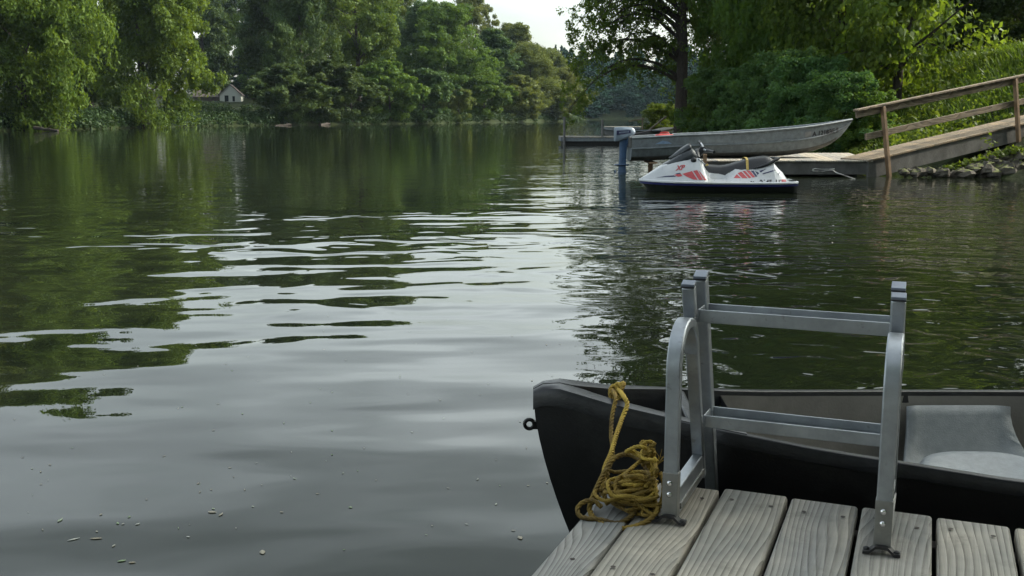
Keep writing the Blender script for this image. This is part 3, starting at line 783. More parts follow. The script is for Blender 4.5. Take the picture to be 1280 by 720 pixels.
# ------------------------------------------------------------------ aluminium dock ladder
def ladder():
    fl = Vector((.329, 2.052, ZD)); 
    root = empty('dock_ladder', fl, -math.radians(22.2), 'grey aluminium dock ladder with arched handles screwed to the end of the wooden dock', 'ladder')
    W = .4145
    # local: x along the rungs (0 = left foot), y outward, z above deck
    tops = (.112, .477); bases = (.285, .005)          # front post: leaning back towards the dock at the top
    def tube_rect(pts, w, d, name, mat, parent, closed_end=True, bev=.003):
        """rectangular tube swept in the y-z plane at x; pts (x,y,z)"""
        mb = MB(); secs = []
        P = [Vector(p) for p in pts]
        for i, p in enumerate(P):
            t = (P[min(i + 1, len(P) - 1)] - P[max(i - 1, 0)]).normalized()
            nn = Vector((0, -t.z, t.y))
            secs.append([p + Vector((-w / 2, 0, 0)) - nn * d / 2, p + Vector((w / 2, 0, 0)) - nn * d / 2, p + Vector((w / 2, 0, 0)) + nn * d / 2, p + Vector((-w / 2, 0, 0)) + nn * d / 2])
        mb.loft(secs, closed=True, cap0=True, cap1=True)
        return mb.build(name, mat, parent, smooth=50, bevel=bev)
    for s in (0, 1):
        x = s * W
        lean = Vector((0, tops[0] - bases[0], tops[1] - bases[1])).normalized()
        f0 = Vector((x, bases[0], bases[1])); f1 = Vector((x, tops[0], tops[1]))
        dy = .092
        tube_rect([f0, f1], .027, .020, 'front_post', M['alu'], root)
        r0 = f0 + Vector((0, dy, -.16)) - lean * 0.0; r0 = Vector((x + (.006 if s == 0 else -.004), bases[0] + dy + .055, bases[1] - .14))
        r1 = Vector((x + (.006 if s == 0 else -.004), tops[0] + dy, tops[1] + .006))
        tube_rect([r0, r1], .027, .030, 'rear_post', M['alu'], root)
        for q, nm in ((f1, 'post_cap'), (r1, 'post_cap')):
            mb = MB()
            mb.bar(q + lean * .001, q + lean * .004, .0285, .031 if q is r1 else .0215, (0, 1, 0), 1)
            mb.bar(q + lean * .004, q + lean * .010, .0275, .029 if q is r1 else .0205, (0, 1, 0), 0)
            mb.build(nm, [M['cap'], M['cap_edge']], root, bevel=.001)
        # leg + arch
        pts = [(x, 0, .012), (x, 0, .10), (x, .0, .285)]
        yt = f0.lerp(f1, .70).y - .0215
        rad = (yt + .022) / 2
        for k in range(0, 13):
            a = PI - k / 12 * (PI - .02); a2 = a
            pts.append((x, rad - .002 + rad * math.cos(a) * 1.0 - .0 * k, .320 + .085 * math.sin(a)))
        pts = [(p[0], max(p[1], 0) if i < 3 else p[1], p[2]) for i, p in enumerate(pts)]
        tube_rect(pts, .030, .021, 'arch_handle', M['alu'], root)
        # sleeve and screws on the leg
        mb = MB(); mb.box(x - .0162, x + .0162, -.0125, .0125, .010, .108)
        sl = mb.build('sleeve', M['alu_sleeve'], root, bevel=.0015)
        mb = MB()
        for z in (.062, .086):
            mb.sphere((x - .001, -.0135, z), (.0062, .0035, .0062), 12, 6)
        mb.build('screw_pair', M['chrome'], sl, smooth=60)
        # brace to the end of the dock
        mb = MB(); mb.bar((x, .012, .036), (x, bases[0] - .010, .036), .024, .058)
        mb.build('brace', M['alu'], root, bevel=.003)
        mb = MB(); mb.bar((x + .0135, .03, .024), (x + .0135, bases[0] - .02, .024), .003, .012); mb.build('brace_groove', M['alu_sleeve'], root)
        # black foot strap
        pts = []
        for i in range(13):
            u = -1 + 2 * i / 12; z = .005 + .012 * math.exp(-(u / .52) ** 6); pts.append((x + u * .034, -.012 + .002 * u, z))
        mb = MB()
        secs = [[(p[0], p[1] - .011, p[2] - .003), (p[0], p[1] + .011, p[2] - .003), (p[0], p[1] + .011, p[2] + .003), (p[0], p[1] - .011, p[2] + .003)] for p in pts]
        mb.loft(secs, closed=True, cap0=True, cap1=True)
        for u in (-.028, .028): mb.sphere((x + u, -.012, .009), (.006, .006, .004), 10, 6)
        mb.build('foot_strap', M['blackiron'], root, smooth=40)
    # U-channel treads between front and rear posts
    for zt in (.408, .148):
        k = (zt - bases[1]) / (tops[1] - bases[1]); y0 = bases[0] + (tops[0] - bases[0]) * k + .012; y1 = y0 + .085
        xa, xb = .016, W - .015
        mb = MB(); h = .028
        mb.box(xa, xb, y0, y0 + .005, zt - h / 2, zt + h / 2); mb.box(xa, xb, y1 - .005, y1, zt - h / 2, zt + h / 2)
        mb.box(xa, xb, y0 + .0052, y1 - .0052, zt - h / 2 + .004, zt - h / 2 + .008)
        mb.box(xa - .003, xa, y0 - .001, y1 + .001, zt - h / 2 - .001, zt + h / 2 + .001)
        mb.build('rung', M['alu'], root, bevel=.0015)
ladder()

# ------------------------------------------------------------------ canoe
def canoe():
    tip = Vector((.056, 2.655, 0)); root = empty('canoe', tip, math.radians(-2.0), 'black canoe with a grey interior floating behind the aluminium ladder', 'canoe')
    HWk = [(0, .020), (.06, .045), (.2, .092), (.4, .165), (.67, .26), (1.1, .39), (1.5, .455), (2.1, .48), (2.7, .455), (3.1, .39), (3.53, .26), (3.8, .165), (4.0, .085), (4.2, .012)]
    ZK = [(0, .528), (.025, .542), (.07, .545), (.2, .518), (.4, .492), (.67, .464), (1.1, .434), (1.6, .415), (2.1, .41), (2.6, .415), (3.1, .434), (3.53, .464), (3.8, .492), (4.0, .518), (4.2, .548)]
    def ip(T, u):
        for (a, x), (b, y) in zip(T, T[1:]):
            if u <= b: return x + (y - x) * (u - a) / (b - a)
        return T[-1][1]
    def hw(u):
        h = .06; return (ip(HWk, max(0, u - h)) + 2 * ip(HWk, u) + ip(HWk, min(4.2, u + h))) / 4 if .1 < u < 4.1 else ip(HWk, u)
    us = [0, .03, .06, .1, .15, .2, .28, .36, .45, .55, .67, .8, .95, 1.1, 1.3, 1.5, 1.8, 2.1, 2.4, 2.7, 2.9, 3.1, 3.25, 3.4, 3.53, 3.65, 3.75, 3.85, 3.92, 4.0, 4.05, 4.1, 4.14, 4.17, 4.2]
    n = 12
    def section(u, inset=0.0):
        w = max(hw(u) - inset, .004); zt = ip(ZK, u) - inset * .2; row = []
        for k in range(-n, n + 1):
            t = k / n                                    # -1 near gunwale .. 0 keel .. 1 far gunwale
            q = abs(t); zb = -.10 + inset
            sharp = max(0, 1 - min(u, 4.2 - u) / .9)
            y = w * (math.sin(min(q * 1.0, 1) * PI / 2) ** (.55 + .75 * sharp)) * (1 + .03 * math.sin(PI * q))
            z = zb + (zt - zb) * (q ** (2.3 - 1.2 * sharp))
            # raked, curved stem: deeper points of the end sections sit further inboard
            e = .21 * max(0, (zt - z) / (zt - zb)) ** 1.5
            uu = u + e * max(0, 1 - u / .9) - e * max(0, 1 - (4.2 - u) / .9)
            if z < zt - .02 and z > zt - .02 - .0: pass
            row.append((uu, math.copysign(y, t) if k else 0, z))
        return row
    mb = MB(); mb.loft([section(u) for u in us]); mb.build('hull', M['canoe'], root, smooth=60)
    mb = MB(); mb.loft([section(u, .014) for u in us[7:-7]], flip=True); mb.build('interior', M['canoe_in'], root, smooth=60)
    # gunwales
    for s in (-1, 1):
        mb = MB(); secs = []
        for u in [.33 + i * (4.2 - .66) / 44 for i in range(45)]:
            y = s * hw(u); z = ip(ZK, u)
            pr = [(-.016, -.030), (.013, -.030), (.013, -.004), (.009, .006), (-.012, .006), (-.016, -.002)]
            secs.append([(u, y - s * p * 1.0, z + q + .004) for p, q in pr])
        mb.loft(secs, closed=True, cap0=True, cap1=True, flip=(s > 0)); mb.build('gunwale', M['gunwale'], root, smooth=50, bevel=.002)
    # bow and stern deck plates with a grab recess
    for d in (0, 1):
        mb = MB()
        f = (lambda u: u) if d == 0 else (lambda u: 4.2 - u)
        def rim(u, k):   # outer edge slightly proud of the hull
            return (f(u), k * (hw(u) + .010), ip(ZK, u) + .010)
        U = [0, .025, .07, .1, .13, .16, .2, .25, .31, .36, .41, .46, .52]
        Lr = []
        for u in U:
            zt = ip(ZK, u) + .012; w = hw(u) + .011
            hole = 0 if u < .13 else math.sqrt(max(0, 1 - ((u - .44) / .32) ** 2)) * (hw(u) - .026)
            hole = max(hole, 0)
            sec = []
            for s in (-1, 1):
                pts = [(w + .002, zt - .045), (w + .003, zt - .012), (w - .004, zt), (max(hole + .016, w * .45 if hole == 0 else 0), zt + .004), (hole + .004, zt + .002), (hole, zt - .012), (hole * .96, zt - .055)]
                pts = [(f(u) if True else 0, s * p, q) for p, q in pts]
                sec.append(pts)
            Lr.append(sec)
        for s in (0, 1):
            mb.loft([q[s] for q in Lr], flip=(s == 1) ^ (d == 1))
        # nose cap
        sec = Lr[0]; a = sec[0][:4]; b = sec[1][:4]
        mb.add([a[0], a[1], a[2], a[3], b[3], b[2], b[1], b[0]], [(0, 1, 2, 3, 4, 5, 6, 7)])
        # floor of the recess + inner bulkhead
        fl = [(f(u), y, ip(ZK, u) - .05) for u, y in ((.2, 0),)]
        secs = []
        for u in U[5:]:
            hole = math.sqrt(max(0, 1 - ((u - .44) / .32) ** 2)) * (hw(u) - .026)
            zt = ip(ZK, u) - .042
            secs.append([(f(u), -hole - .004, zt), (f(u), 0, zt - .006), (f(u), hole + .004, zt)])
        mb.loft(secs, flip=d == 1)
        w = hw(.52); zt = ip(ZK, .52)
        mb.add([(f(.52), -w + .004, zt), (f(.52), w - .004, zt), (f(.52), w * .8, zt - .09), (f(.52), -w * .8, zt - .09)], [(0, 1, 2, 3)])
        # grab bar across the recess
        mb.build('deck_plate', M['gunwale'], root, smooth=45)
    # grab bar part at bow
    mb = MB(); mb.bar((.40, -hw(.4) + .02, ip(ZK, .4) + .002), (.40, hw(.4) - .02, ip(ZK, .4) + .002), .03, .018); mb.build('carry_handle', M['gunwale'], root, bevel=.006, smooth=50)
    # bow loop
    mb = MB()
    ring = []
    for i in range(17):
        a = 2 * PI * i / 16; ring.append((-.010 + .0125 * math.cos(a), 0, .446 + .0125 * math.sin(a)))
    mb.tube(ring, .0052, 8); mb.bar((.0, 0, .445), (.034, 0, .445), .014, .022); mb.build('bow_loop', M['canoe'], root, smooth=60)
    # moulded seat: pan plus side flanges that rise to both gunwales
    u0, u1 = 1.10, 1.42; zs = .285
    mb = MB(); secs = []; uc = (u0 + u1) / 2 - .02
    for rr, dz in ((.02, -.022), (.3, -.020), (.55, -.012), (.72, -.003), (.84, .004), (.92, .004), (.97, -.003), (1.0, -.016), (1.0, -.05), (.95, -.085)):
        row = []
        for k in range(40):
            a = 2 * PI * k / 40; cx, sy = math.cos(a), math.sin(a)
            ex = math.copysign(abs(cx) ** .62, cx); ey = math.copysign(abs(sy) ** .62, sy)
            row.append((uc + (.20 - .02 * ey) * rr * ex, .245 * rr * ey, zs + .012 + dz + .012 * rr * rr * (ey * ey)))
        secs.append(row)
    mb.loft(secs, closed=True, cap0=True, flip=True); pan = mb.build('seat', M['seat_grey'], root, smooth=60)
    for s in (1, -1):
        mb = MB(); secs = []
        for i in range(11):
            t = i / 10; u = u0 - .035 + (u1 - u0 + .07) * t; row = []
            ctr = math.sin(PI * t) ** .35 if 0 < t < 1 else 0
            for j in range(9):
                q = j / 8
                spread = 1 + .42 * (1 - q) ** 2.2
                uu = (u0 + u1) / 2 + (u - (u0 + u1) / 2) * (.82 * spread)
                yy = (.21 + (hw(uu) - .022 - .21) * (1 - (1 - q) ** 1.8)) 
                zz = zs - .06 + (ip(ZK, uu) - .028 - zs + .06) * (q ** 1.35)
                dish = .055 * (1 if .14 < t < .86 else (0 if t < .05 or t > .95 else .45)) * math.sin(PI * min(1, q * 1.15 + .02)) if q < .86 else 0
                row.append((uu, s * min(yy + dish - .018 * (1 - ctr), hw(uu) * (.80 + .20 * q) - .026), zz))
            secs.append(row)
        mb.loft(secs, flip=(s > 0)); mb.build('seat_flange', M['seat_grey'], pan, smooth=70, solid=.008)
    return root
canoe()

# ------------------------------------------------------------------ rope
def rope_mb(mb, pts, r=.006, pitch=.034, step=.0034, tone=0.0, tone1=None):
    P = [Vector(p) for p in pts]
    # Catmull-Rom resample
    Q = []
    for i in range(len(P) - 1):
        p0, p1, p2, p3 = P[max(i - 1, 0)], P[i], P[i + 1], P[min(i + 2, len(P) - 1)]
        m = max(2, int((p2 - p1).length / step))
        for k in range(m):
            t = k / m
            Q.append(.5 * ((2 * p1) + (p2 - p0) * t + (2 * p0 - 5 * p1 + 4 * p2 - p3) * t * t + (3 * p1 - p0 - 3 * p2 + p3) * t ** 3))
    Q.append(P[-1]); n = 18
    nrm = (Q[1] - Q[0]).orthogonal().normalized(); L = 0; m = 7; rs = r * .54
    st = len(mb.v); S3 = [[], [], []]
    for i, p in enumerate(Q):
        t = (Q[min(i + 1, len(Q) - 1)] - Q[max(i - 1, 0)]).normalized()
        nrm = (nrm - t * nrm.dot(t)).normalized(); b = t.cross(nrm)
        if i: L += (p - Q[i - 1]).length
        for q in range(3):
            a = 2 * PI * (L / pitch + q / 3)
            rd = nrm * math.cos(a) + b * math.sin(a); td = -nrm * math.sin(a) + b * math.cos(a)
            c = p + rd * r * .50
            S3[q].append([c + (rd * math.cos(2 * PI * k / m) + td * 1.12 * math.sin(2 * PI * k / m)) * rs for k in range(m)])
    N_ = len(Q)
    mb.cur = max(tone, .001)
    for q in range(3): mb.loft(S3[q], closed=True, cap0=True, cap1=True)
    mb.cur = 0.0
    if tone1 is not None:
        for i in range(len(mb.v) - st):
            mb.att[st + i] = tone + (tone1 - tone) * ((i // m) % N_) / N_
def rope():
    r = random.Random(12); mb = MB()
    kz = .515; k0 = Vector((.277, 2.60, .52))
    c = Vector((.262, 2.105, ZD))                # pile centre on the boards
    # knot on the carrying handle
    kn = onz(771, 493, .532)
    for j in range(3):
        pts = []
        for i in range(15):
            a = 2 * PI * i / 14; pts.append(kn + Vector((.012 * math.cos(a) + .006 * j - .006, .030 * math.sin(a) * (1 if j % 2 else .8), .016 * math.sin(a + j * .8) + .007 * j)))
        rope_mb(mb, pts, .0055, tone=.25)
    def W(x, y, Y): return at(x, y, Y)
    # bright strand from the knot down to the pile
    rope_mb(mb, [kn + Vector((.005, 0, .012)), W(780, 496, 2.515), W(784, 506, 2.485), W(778, 522, 2.45), W(770, 545, 2.36), W(764, 566, 2.28), W(757, 582, 2.23), W(755, 592, 2.20), W(753, 612, 2.15), W(760, 630, 2.12)], .0060, tone=.0, tone1=.35)
    # darker strand hanging beside it
    rope_mb(mb, [kn + Vector((-.01, .0, .01)), W(770, 497, 2.525), W(768, 507, 2.50), W(765, 522, 2.47), W(764, 545, 2.42), W(766, 565, 2.36), W(760, 590, 2.26), W(752, 618, 2.15)], .0055, tone=.55)
    # big dark loop lying on and over the pile
    rope_mb(mb, [W(812, 590, 2.16), W(800, 575, 2.20), W(785, 568, 2.22), W(768, 573, 2.20), W(756, 590, 2.17), W(746, 610, 2.13), W(738, 630, 2.10), W(738, 640, 2.085), W(745, 650, 2.055), W(760, 658, 2.035), W(778, 661, 2.025),
                  W(800, 656, 2.035), W(817, 645, 2.05), W(828, 625, 2.08), W(830, 605, 2.10), W(826, 592, 2.13)], .0060, tone=.62, tone1=.35)
    # second loop hooked to the left
    rope_mb(mb, [W(752, 634, 2.08), W(742, 626, 2.09), W(729, 628, 2.085), W(722, 636, 2.075), W(725, 645, 2.06), W(735, 648, 2.05), W(752, 650, 2.05), W(772, 654, 2.045), W(788, 646, 2.06), W(800, 632, 2.09)], .0055, tone=.6)
    # tangle
    def heap(n, tone0, tone1, rx0, rx1, zz0, zz1, seed):
        q = random.Random(seed); pts = []
        for i in range(n):
            k = i / n
            cx, cy = q.gauss(0, .022), q.gauss(0, .020)
            rr = q.uniform(rx0, rx1); a0 = q.uniform(0, 6.28); z = ZD + .010 + zz0 + (zz1 - zz0) * q.random(); sgn = q.choice((-1, 1)); tilt = q.uniform(-.3, .3)
            for j in range(7):
                a = a0 + sgn * j / 7 * 2 * PI * q.uniform(.7, .95)
                x = c.x + .016 + cx + rr * math.cos(a) * 1.15; y = c.y + .012 + cy + rr * math.sin(a) * .85
                pts.append((min(x, .302), y, max(ZD + .008, z + tilt * rr * math.sin(a) * 1.5 + q.uniform(-.006, .006))))
        rope_mb(mb, pts, .0043, pitch=.027, step=.003, tone=tone0, tone1=tone1)
    heap(14, .5, .3, .03, .062, 0, .025, 3)
    heap(18, .2, .6, .02, .05, .01, .065, 5)
    heap(16, .1, .5, .012, .036, .03, .095, 8)
    c.x += .034; c.y += .03
    heap(10, .15, .5, .010, .030, .03, .12, 14)
    heap(8, .0, .3, .010, .024, .06, .13, 17)
    # frayed end
    for j in range(14):
        p = W(821, 582, 2.12); d = Vector((r.uniform(-.03, .03), r.uniform(-.02, .03), r.uniform(.012, .05)))
        mb.cur = .3; mb.tube([p, p + d * .5 + Vector((r.uniform(-.006, .006), 0, .004)), p + d], [.0012, .0009, .0005], 4); mb.cur = 0
    rope_mb(mb, [W(806, 606, 2.10), W(812, 596, 2.11), W(817, 584, 2.12), W(821, 574, 2.125)], .0058, tone=.12)
    o = mb.build('rope', M['rope'], smooth=80)
    tag(o, 'tangled yellow and brown rope heaped at the dock corner and tied to the canoe bow', 'rope')
rope()

# ------------------------------------------------------------------ platform dock, ramp, mooring line
def platform():
    root = empty('floating_dock', (7.5, 21.8, 0), 0, 'grey floating dock under the bow of the aluminium boat', 'dock')
    def P(X, Y, Z): return (X - 7.5, Y - 21.8, Z)
    mb = MB()
    nb = 24
    for i in range(nb):
        t0, t1 = i / nb, (i + .94) / nb
        xl0, xl1 = 4.0 + t0 * 3.52, 4.0 + t1 * 3.52; xr0, xr1 = 4.3 + t0 * 4.2, 4.3 + t1 * 4.2
        mb.cur = 1 + i * 1.3
        mb.hexa([P(xl0, 21.78, .305), P(xl1, 21.78, .305), P(xr1, 26.4, .305), P(xr0, 26.4, .305), P(xl0, 21.78, .335), P(xl1, 21.78, .335), P(xr1, 26.4, .335), P(xr0, 26.4, .335)])
    mb.cur = 0
    mb.build('deck', M['dockwood'], root)
    mb = MB()
    mb.hexa([P(4.02, 21.82, .04), P(7.5, 21.82, .04), P(8.45, 26.35, .04), P(4.3, 26.35, .04), P(4.02, 21.82, .303), P(7.5, 21.82, .303), P(8.45, 26.35, .303), P(4.3, 26.35, .303)])
    mb.build('side_frame', M['concrete'], root, bevel=.01)
    mb = MB(); mb.box(-3.2, -.2, .3, 4.2, -.3, .038); mb.build('float', M['float'], root)
    mb = MB(); p = at(881, 200, 21.75); mb.box(p.x - 7.5 - .035, p.x - 7.5 + .035, -.09, -.022, -.2, .47); mb.build('post', M['post'], root, bevel=.005)
platform()
def support():
    p = at(813, 205, 23.5); mb = MB()
    mb.box(-.05, .05, -.05, .05, -.6, .21); mb.box(-.09, .09, -.5, .5, .212, .25)
    o = mb.build('support_trestle', M['post'], bevel=.006); o.location = (p.x, p.y, 0)
    tag(o, 'tan wooden trestle standing in the water under the boat stern', 'trestle')
support()
def gp(d, w, h):    # along, inward across, up (perpendicular-ish)
    return Vector((GS.x + d * math.cos(GA) - w * math.sin(GA), GS.y + d * math.sin(GA) + w * math.cos(GA), GS.z + d * GSL + w * .02 + h))
def ramp():
    root = empty('ramp', GS, 0, 'wooden access ramp with a handrail climbing the right bank', 'ramp')
    def L(d, w, h): return gp(d, w, h) - GS
    mb = MB(); n = 62; Ltot = 8.6
    for i in range(n):
        d0 = Ltot * i / n; d1 = d0 + Ltot / n * .93; mb.cur = 1 + i * 1.7
        mb.hexa([L(d0, 0, -.035), L(d1, 0, -.035), L(d1, RW, -.035), L(d0, RW, -.035), L(d0, 0, 0), L(d1, 0, 0), L(d1, RW, 0), L(d0, RW, 0)])
    mb.cur = 0; mb.build('walkway', M['walk'], root)
    for w, hh in ((.03, .36), (RW - .06, .30)):
        mb = MB()
        m = 20
        secs = []
        for i in range(m + 1):
            d = .02 + (Ltot - .04) * i / m
            secs.append([L(d, w, -.037 - hh), L(d, w + .05, -.037 - hh), L(d, w + .05, -.037), L(d, w, -.037)])
        mb.loft(secs, closed=True, cap0=True, cap1=True); mb.build('stringer', M['concrete'], root, bevel=.004)
    lean = .20
    def rp(d, h, w=-.05): return L(d - lean * h, w, h)
    for d in (.45, 4.52, 8.3):
        mb = MB(); a = rp(d, -.50, -.065); b = rp(d, 1.06, -.065)
        mb.bar(a, b, .075, .085, (-math.sin(GA), math.cos(GA), 0)); mb.build('post', M['post'], root, bevel=.006)
    def rail(d0, d1, h, ht, th, w, nm, cap=False):
        mb = MB(); a, b = rp(d0, h, w), rp(d1, h, w); dv = b - a; Ln = dv.length
        mb.box(0, Ln, -th / 2, th / 2, -ht / 2, ht / 2)
        o = mb.build(nm, M['rail'], root, bevel=.005)
        o.location = a
        x = dv.normalized(); y = Vector((-math.sin(GA), math.cos(GA), 0)); z = x.cross(y).normalized(); y = z.cross(x)
        o.rotation_euler = Matrix((x, y, z)).transposed().to_euler()
        return o
    rail(-.25, 8.8, 1.00, .14, .04, -.003, 'top_rail')
    rail(-.28, 8.8, 1.095, .04, .13, -.03, 'rail_cap')
    rail(-.05, 8.8, .50, .13, .04, -.003, 'mid_rail')
ramp()
def lines():
    mb = MB()
    A = [onz(1014, 213, .0) + Vector((0, 0, 0))]
    pts = [at(1043, 211, 21.74), at(1030, 211.5, 21.74), at(1018, 211, 21.75), at(1016, 213.5, 21.72), at(1028, 214, 21.7), at(1040, 212.5, 21.7), at(1046, 216, 21.6), at(1062, 221.5, 21.2), at(1080, 228, 20.7), at(1092, 232.3, 20.2)]
    rope_mb(mb, pts, .013, .05, .02, tone=.1)
    tag(mb.build('mooring_line', M['white_rope'], smooth=70), 'white mooring line hanging from the grey floating dock into the water', 'rope')
lines()

# ------------------------------------------------------------------ aluminium rowing boat with outboard
def rowboat():
    o0 = Vector((2.62, 23.55, 0)); root = empty('aluminium_boat', o0, 0, 'long dull aluminium open boat with an outboard, pulled onto the grey dock', 'boat')
    Lb = 4.98
    B = [(0, .62), (.6, .68), (1.5, .72), (2.5, .71), (3.2, .62), (3.8, .48), (4.3, .30), (4.7, .13), (4.98, .012)]
    G = [(0, .765), (1., .825), (2., .865), (3., .93), (3.8, 1.00), (4.4, 1.075), (4.98, 1.17)]
    K = [(0, .25), (.5, .26), (1.5, .335), (2.5, .345), (3.4, .36), (4.0, .44), (4.4, .56), (4.7, .74), (4.9, .98), (4.98, 1.14)]
    def ip(T, u):
        for (a, x), (b, y) in zip(T, T[1:]):
            if u <= b:
                t = (u - a) / (b - a); return x + (y - x) * t
        return T[-1][1]
    def sm_(T, u): return (ip(T, max(0, u - .12)) + 2 * ip(T, u) + ip(T, min(Lb, u + .12))) / 4 if .12 < u < Lb - .1 else ip(T, u)
    us = [i * Lb / 40 for i in range(41)]
    def sec(u, inset=0):
        b, g, k = sm_(B, u), sm_(G, u), sm_(K, u); b = max(b - inset, .006); h = g - k
        half = [(b, g), (b * 1.0, g - .03), (b * .965, k + h * .60), (b * .985 + .012, k + h * .575), (b * .985 + .012, k + h * .545), (b * .945, k + h * .52), (b * .86, k + h * .22), (b * .74, k + h * .10), (b * .35, k + h * .02), (0, k + inset)]
        if inset: half = [(y, z + (inset if i > 6 else 0)) for i, (y, z) in enumerate(half)]
        row = [(u, -y, z) for y, z in half] + [(u, y, z) for y, z in reversed(half[:-1])]
        return row
    mb = MB(); secs = [sec(u) for u in us]; mb.loft(secs)
    for i, f in enumerate(mb.f):
        zc = sum(mb.v[j][2] for j in f) / 4; uc = sum(mb.v[j][0] for j in f) / 4
        k, g = sm_(K, uc), sm_(G, uc)
        if zc < k + (g - k) * .17: mb.m[i] = 1
    mb.add(secs[0], [tuple(range(len(secs[0])))], 0)
    mb.build('hull', [M['boat'], M['boat_dark']], root, smooth=40)
    mb = MB(); s2 = [sec(u, .02) for u in us[0:-2]]; s2[0] = [(x + .03, y, z) for x, y, z in s2[0]]; mb.loft(s2, flip=True); mb.build('interior', M['boat'], root, smooth=40)
    for s in (-1, 1):
        mb = MB(); mb.tube([(u, s * (sm_(B, u) + .004), sm_(G, u) + .004) for u in us], .024, 8); mb.build('gunwale', M['boat'], root, smooth=60)
    mb = MB(); mb.box(-.03, .03, -.6, .6, .56, .79); mb.build('transom_board', M['boat_dark'], root, bevel=.006)
    for u in (.5, 2.0, 3.2):
        b = sm_(B, u) * .96; z = sm_(G, u) - .2
        mb = MB(); mb.box(u, u + .26, -b, b, z - .03, z); mb.build('thwart', M['boat'], root, bevel=.008)
    def hull_y(u, z):
        row = sec(u)[:10]
        for (x, y0, z0), (_, y1, z1) in zip(row, row[1:]):
            if z1 <= z <= z0 and z0 > z1: return y0 + (y1 - y0) * (z0 - z) / (z0 - z1)
        return row[0][1]
    def letters(body, u0, zf, size, mat, nm, slope, shear=0.):
        vs, fs = text_mesh(body, size, 0, shear, .006); out = []
        for x, y, _ in vs:
            u = u0 + x; z = zf(u) + y; out.append((u, hull_y(u, z) - .006, z))
        mb = MB(); mb.add(out, fs); mb.build(nm, M[mat], root)
    letters('A 1218BE 5', 4.00, lambda u: sm_(G, u) - .215, .135, 'decal_black', 'registration', 0)
    mb = MB(); q = []
    for u, dz in ((3.82, -.22), (3.965, -.215), (3.965, -.10), (3.82, -.105)):
        z = sm_(G, u) + dz; q.append((u, hull_y(u, z) - .005, z))
    mb.add(q, [(0, 1, 2, 3)]); mb.build('sticker', M['sticker'], root)
    mb = MB(); q = []
    for u, z in ((.50, .645), (.86, .655), (.78, .70), (.66, .72), (.62, .70)):
        q.append((u, hull_y(u, z) - .006, z))
    mb.add(q, [(0, 1, 2, 3, 4)]); mb.build('emblem', M['boat_blue'], root)
    # outboard motor
    mb = MB()
    def box_path(pts, mi=0):  # (x, z, half length, half width)
        secs = []
        for x, z, a, w in pts:
            secs.append([(x - a, -w * .7, z), (x - a * .6, -w, z), (x + a * .6, -w, z), (x + a, -w * .7, z), (x + a, w * .7, z), (x + a * .6, w, z), (x - a * .6, w, z), (x - a, w * .7, z)])
        mb.loft(secs, closed=True, cap0=True, cap1=True, mi=mi, flip=True)
    box_path([(-.12, .74, .09, .07), (-.12, .66, .085, .065), (-.13, .40, .075, .05), (-.135, .22, .08, .05), (-.14, .18, .085, .055)])
    box_path([(-.15, .18, .15, .08), (-.16, .165, .17, .085), (-.15, .15, .14, .07)])
    box_path([(-.14, .15, .08, .045), (-.14, .02, .085, .04), (-.14, -.02, .13, .055), (-.14, -.08, .12, .05), (-.12, -.12, .06, .02), (-.11, -.24, .05, .008)])
    mb.bar((-.03, -.14, .70), (-.03, .14, .70), .05, .14); mb.bar((-.02, -.10, .58), (-.02, -.10, .80), .06, .03, (1, 0, 0)); mb.bar((-.02, .10, .58), (-.02, .10, .80), .06, .03, (1, 0, 0))
    mt = mb.build('outboard_motor', M['motor'], root, smooth=40)
    mb = MB(); secs = []
    for x, z0, z1, w in ((-.33, .70, .98, .09), (-.31, .69, 1.00, .12), (-.2, .715, 1.01, .145), (-.05, .77, 1.01, .15), (.05, .82, 1.00, .14), (.11, .845, .965, .11), (.14, .87, .91, .07)):
        secs.append([(x, -w * .85, z0), (x, -w, z0 + .03), (x, -w, z1 - .05), (x, -w * .75, z1), (x, w * .75, z1), (x, w, z1 - .05), (x, w, z0 + .03), (x, w * .85, z0)])
    mb.loft(secs, closed=True, cap0=True, cap1=True, flip=True); cw = mb.build('motor_cowl', M['motor_grey'], mt, smooth=35)
    # painted band on the cowl (its lettering is unreadable in the photo, only pale marks)
    mb = MB(); mb.hexa([(-.29, -.153, .835), (.02, -.153, .875), (.02, -.146, .875), (-.29, -.13, .835), (-.29, -.153, .93), (.02, -.153, .94), (.02, -.146, .94), (-.29, -.13, .93)], 0)
    for i in range(8):
        x = -.235 + i * .028; mb.hexa([(x, -.156, .868 + i * .003), (x + .017, -.156, .868 + i * .003), (x + .017, -.1535, .868 + i * .003), (x, -.1535, .868 + i * .003), (x, -.156, .902 + i * .003), (x + .017, -.156, .902 + i * .003), (x + .017, -.1535, .902 + i * .003), (x, -.1535, .902 + i * .003)], 1)
    mb.build('cowl_band', [M['navy'], M['motor_grey']], mt)
    mb = MB(); mb.tube([(.08, 0, .84), (.30, .05, .88), (.52, .06, .93)], [.022, .018, .02], 8); mb.build('tiller', M['decal_black'], mt, smooth=60)
    mb = MB(); mb.tube([(-.27, 0, -.05), (-.33, 0, -.05)], [.04, .025], 10)
    for k in range(3):
        a = 2 * PI * k / 3 + .5; d = Vector((0, math.cos(a), math.sin(a))); p = Vector((-.30, 0, -.05)); e = Vector((.03, -math.sin(a) * .05, math.cos(a) * .05))
        mb.hexa([p + d * .03 - e * .5, p + d * .03 + e * .5, p + d * .12 + e, p + d * .12 - e] + [q + Vector((.006, 0, 0)) for q in (p + d * .03 - e * .5, p + d * .03 + e * .5, p + d * .12 + e, p + d * .12 - e)])
    mb.build('propeller', M['motor'], mt)
    # red fuel can standing in the boat
    mb = MB(); secs = []
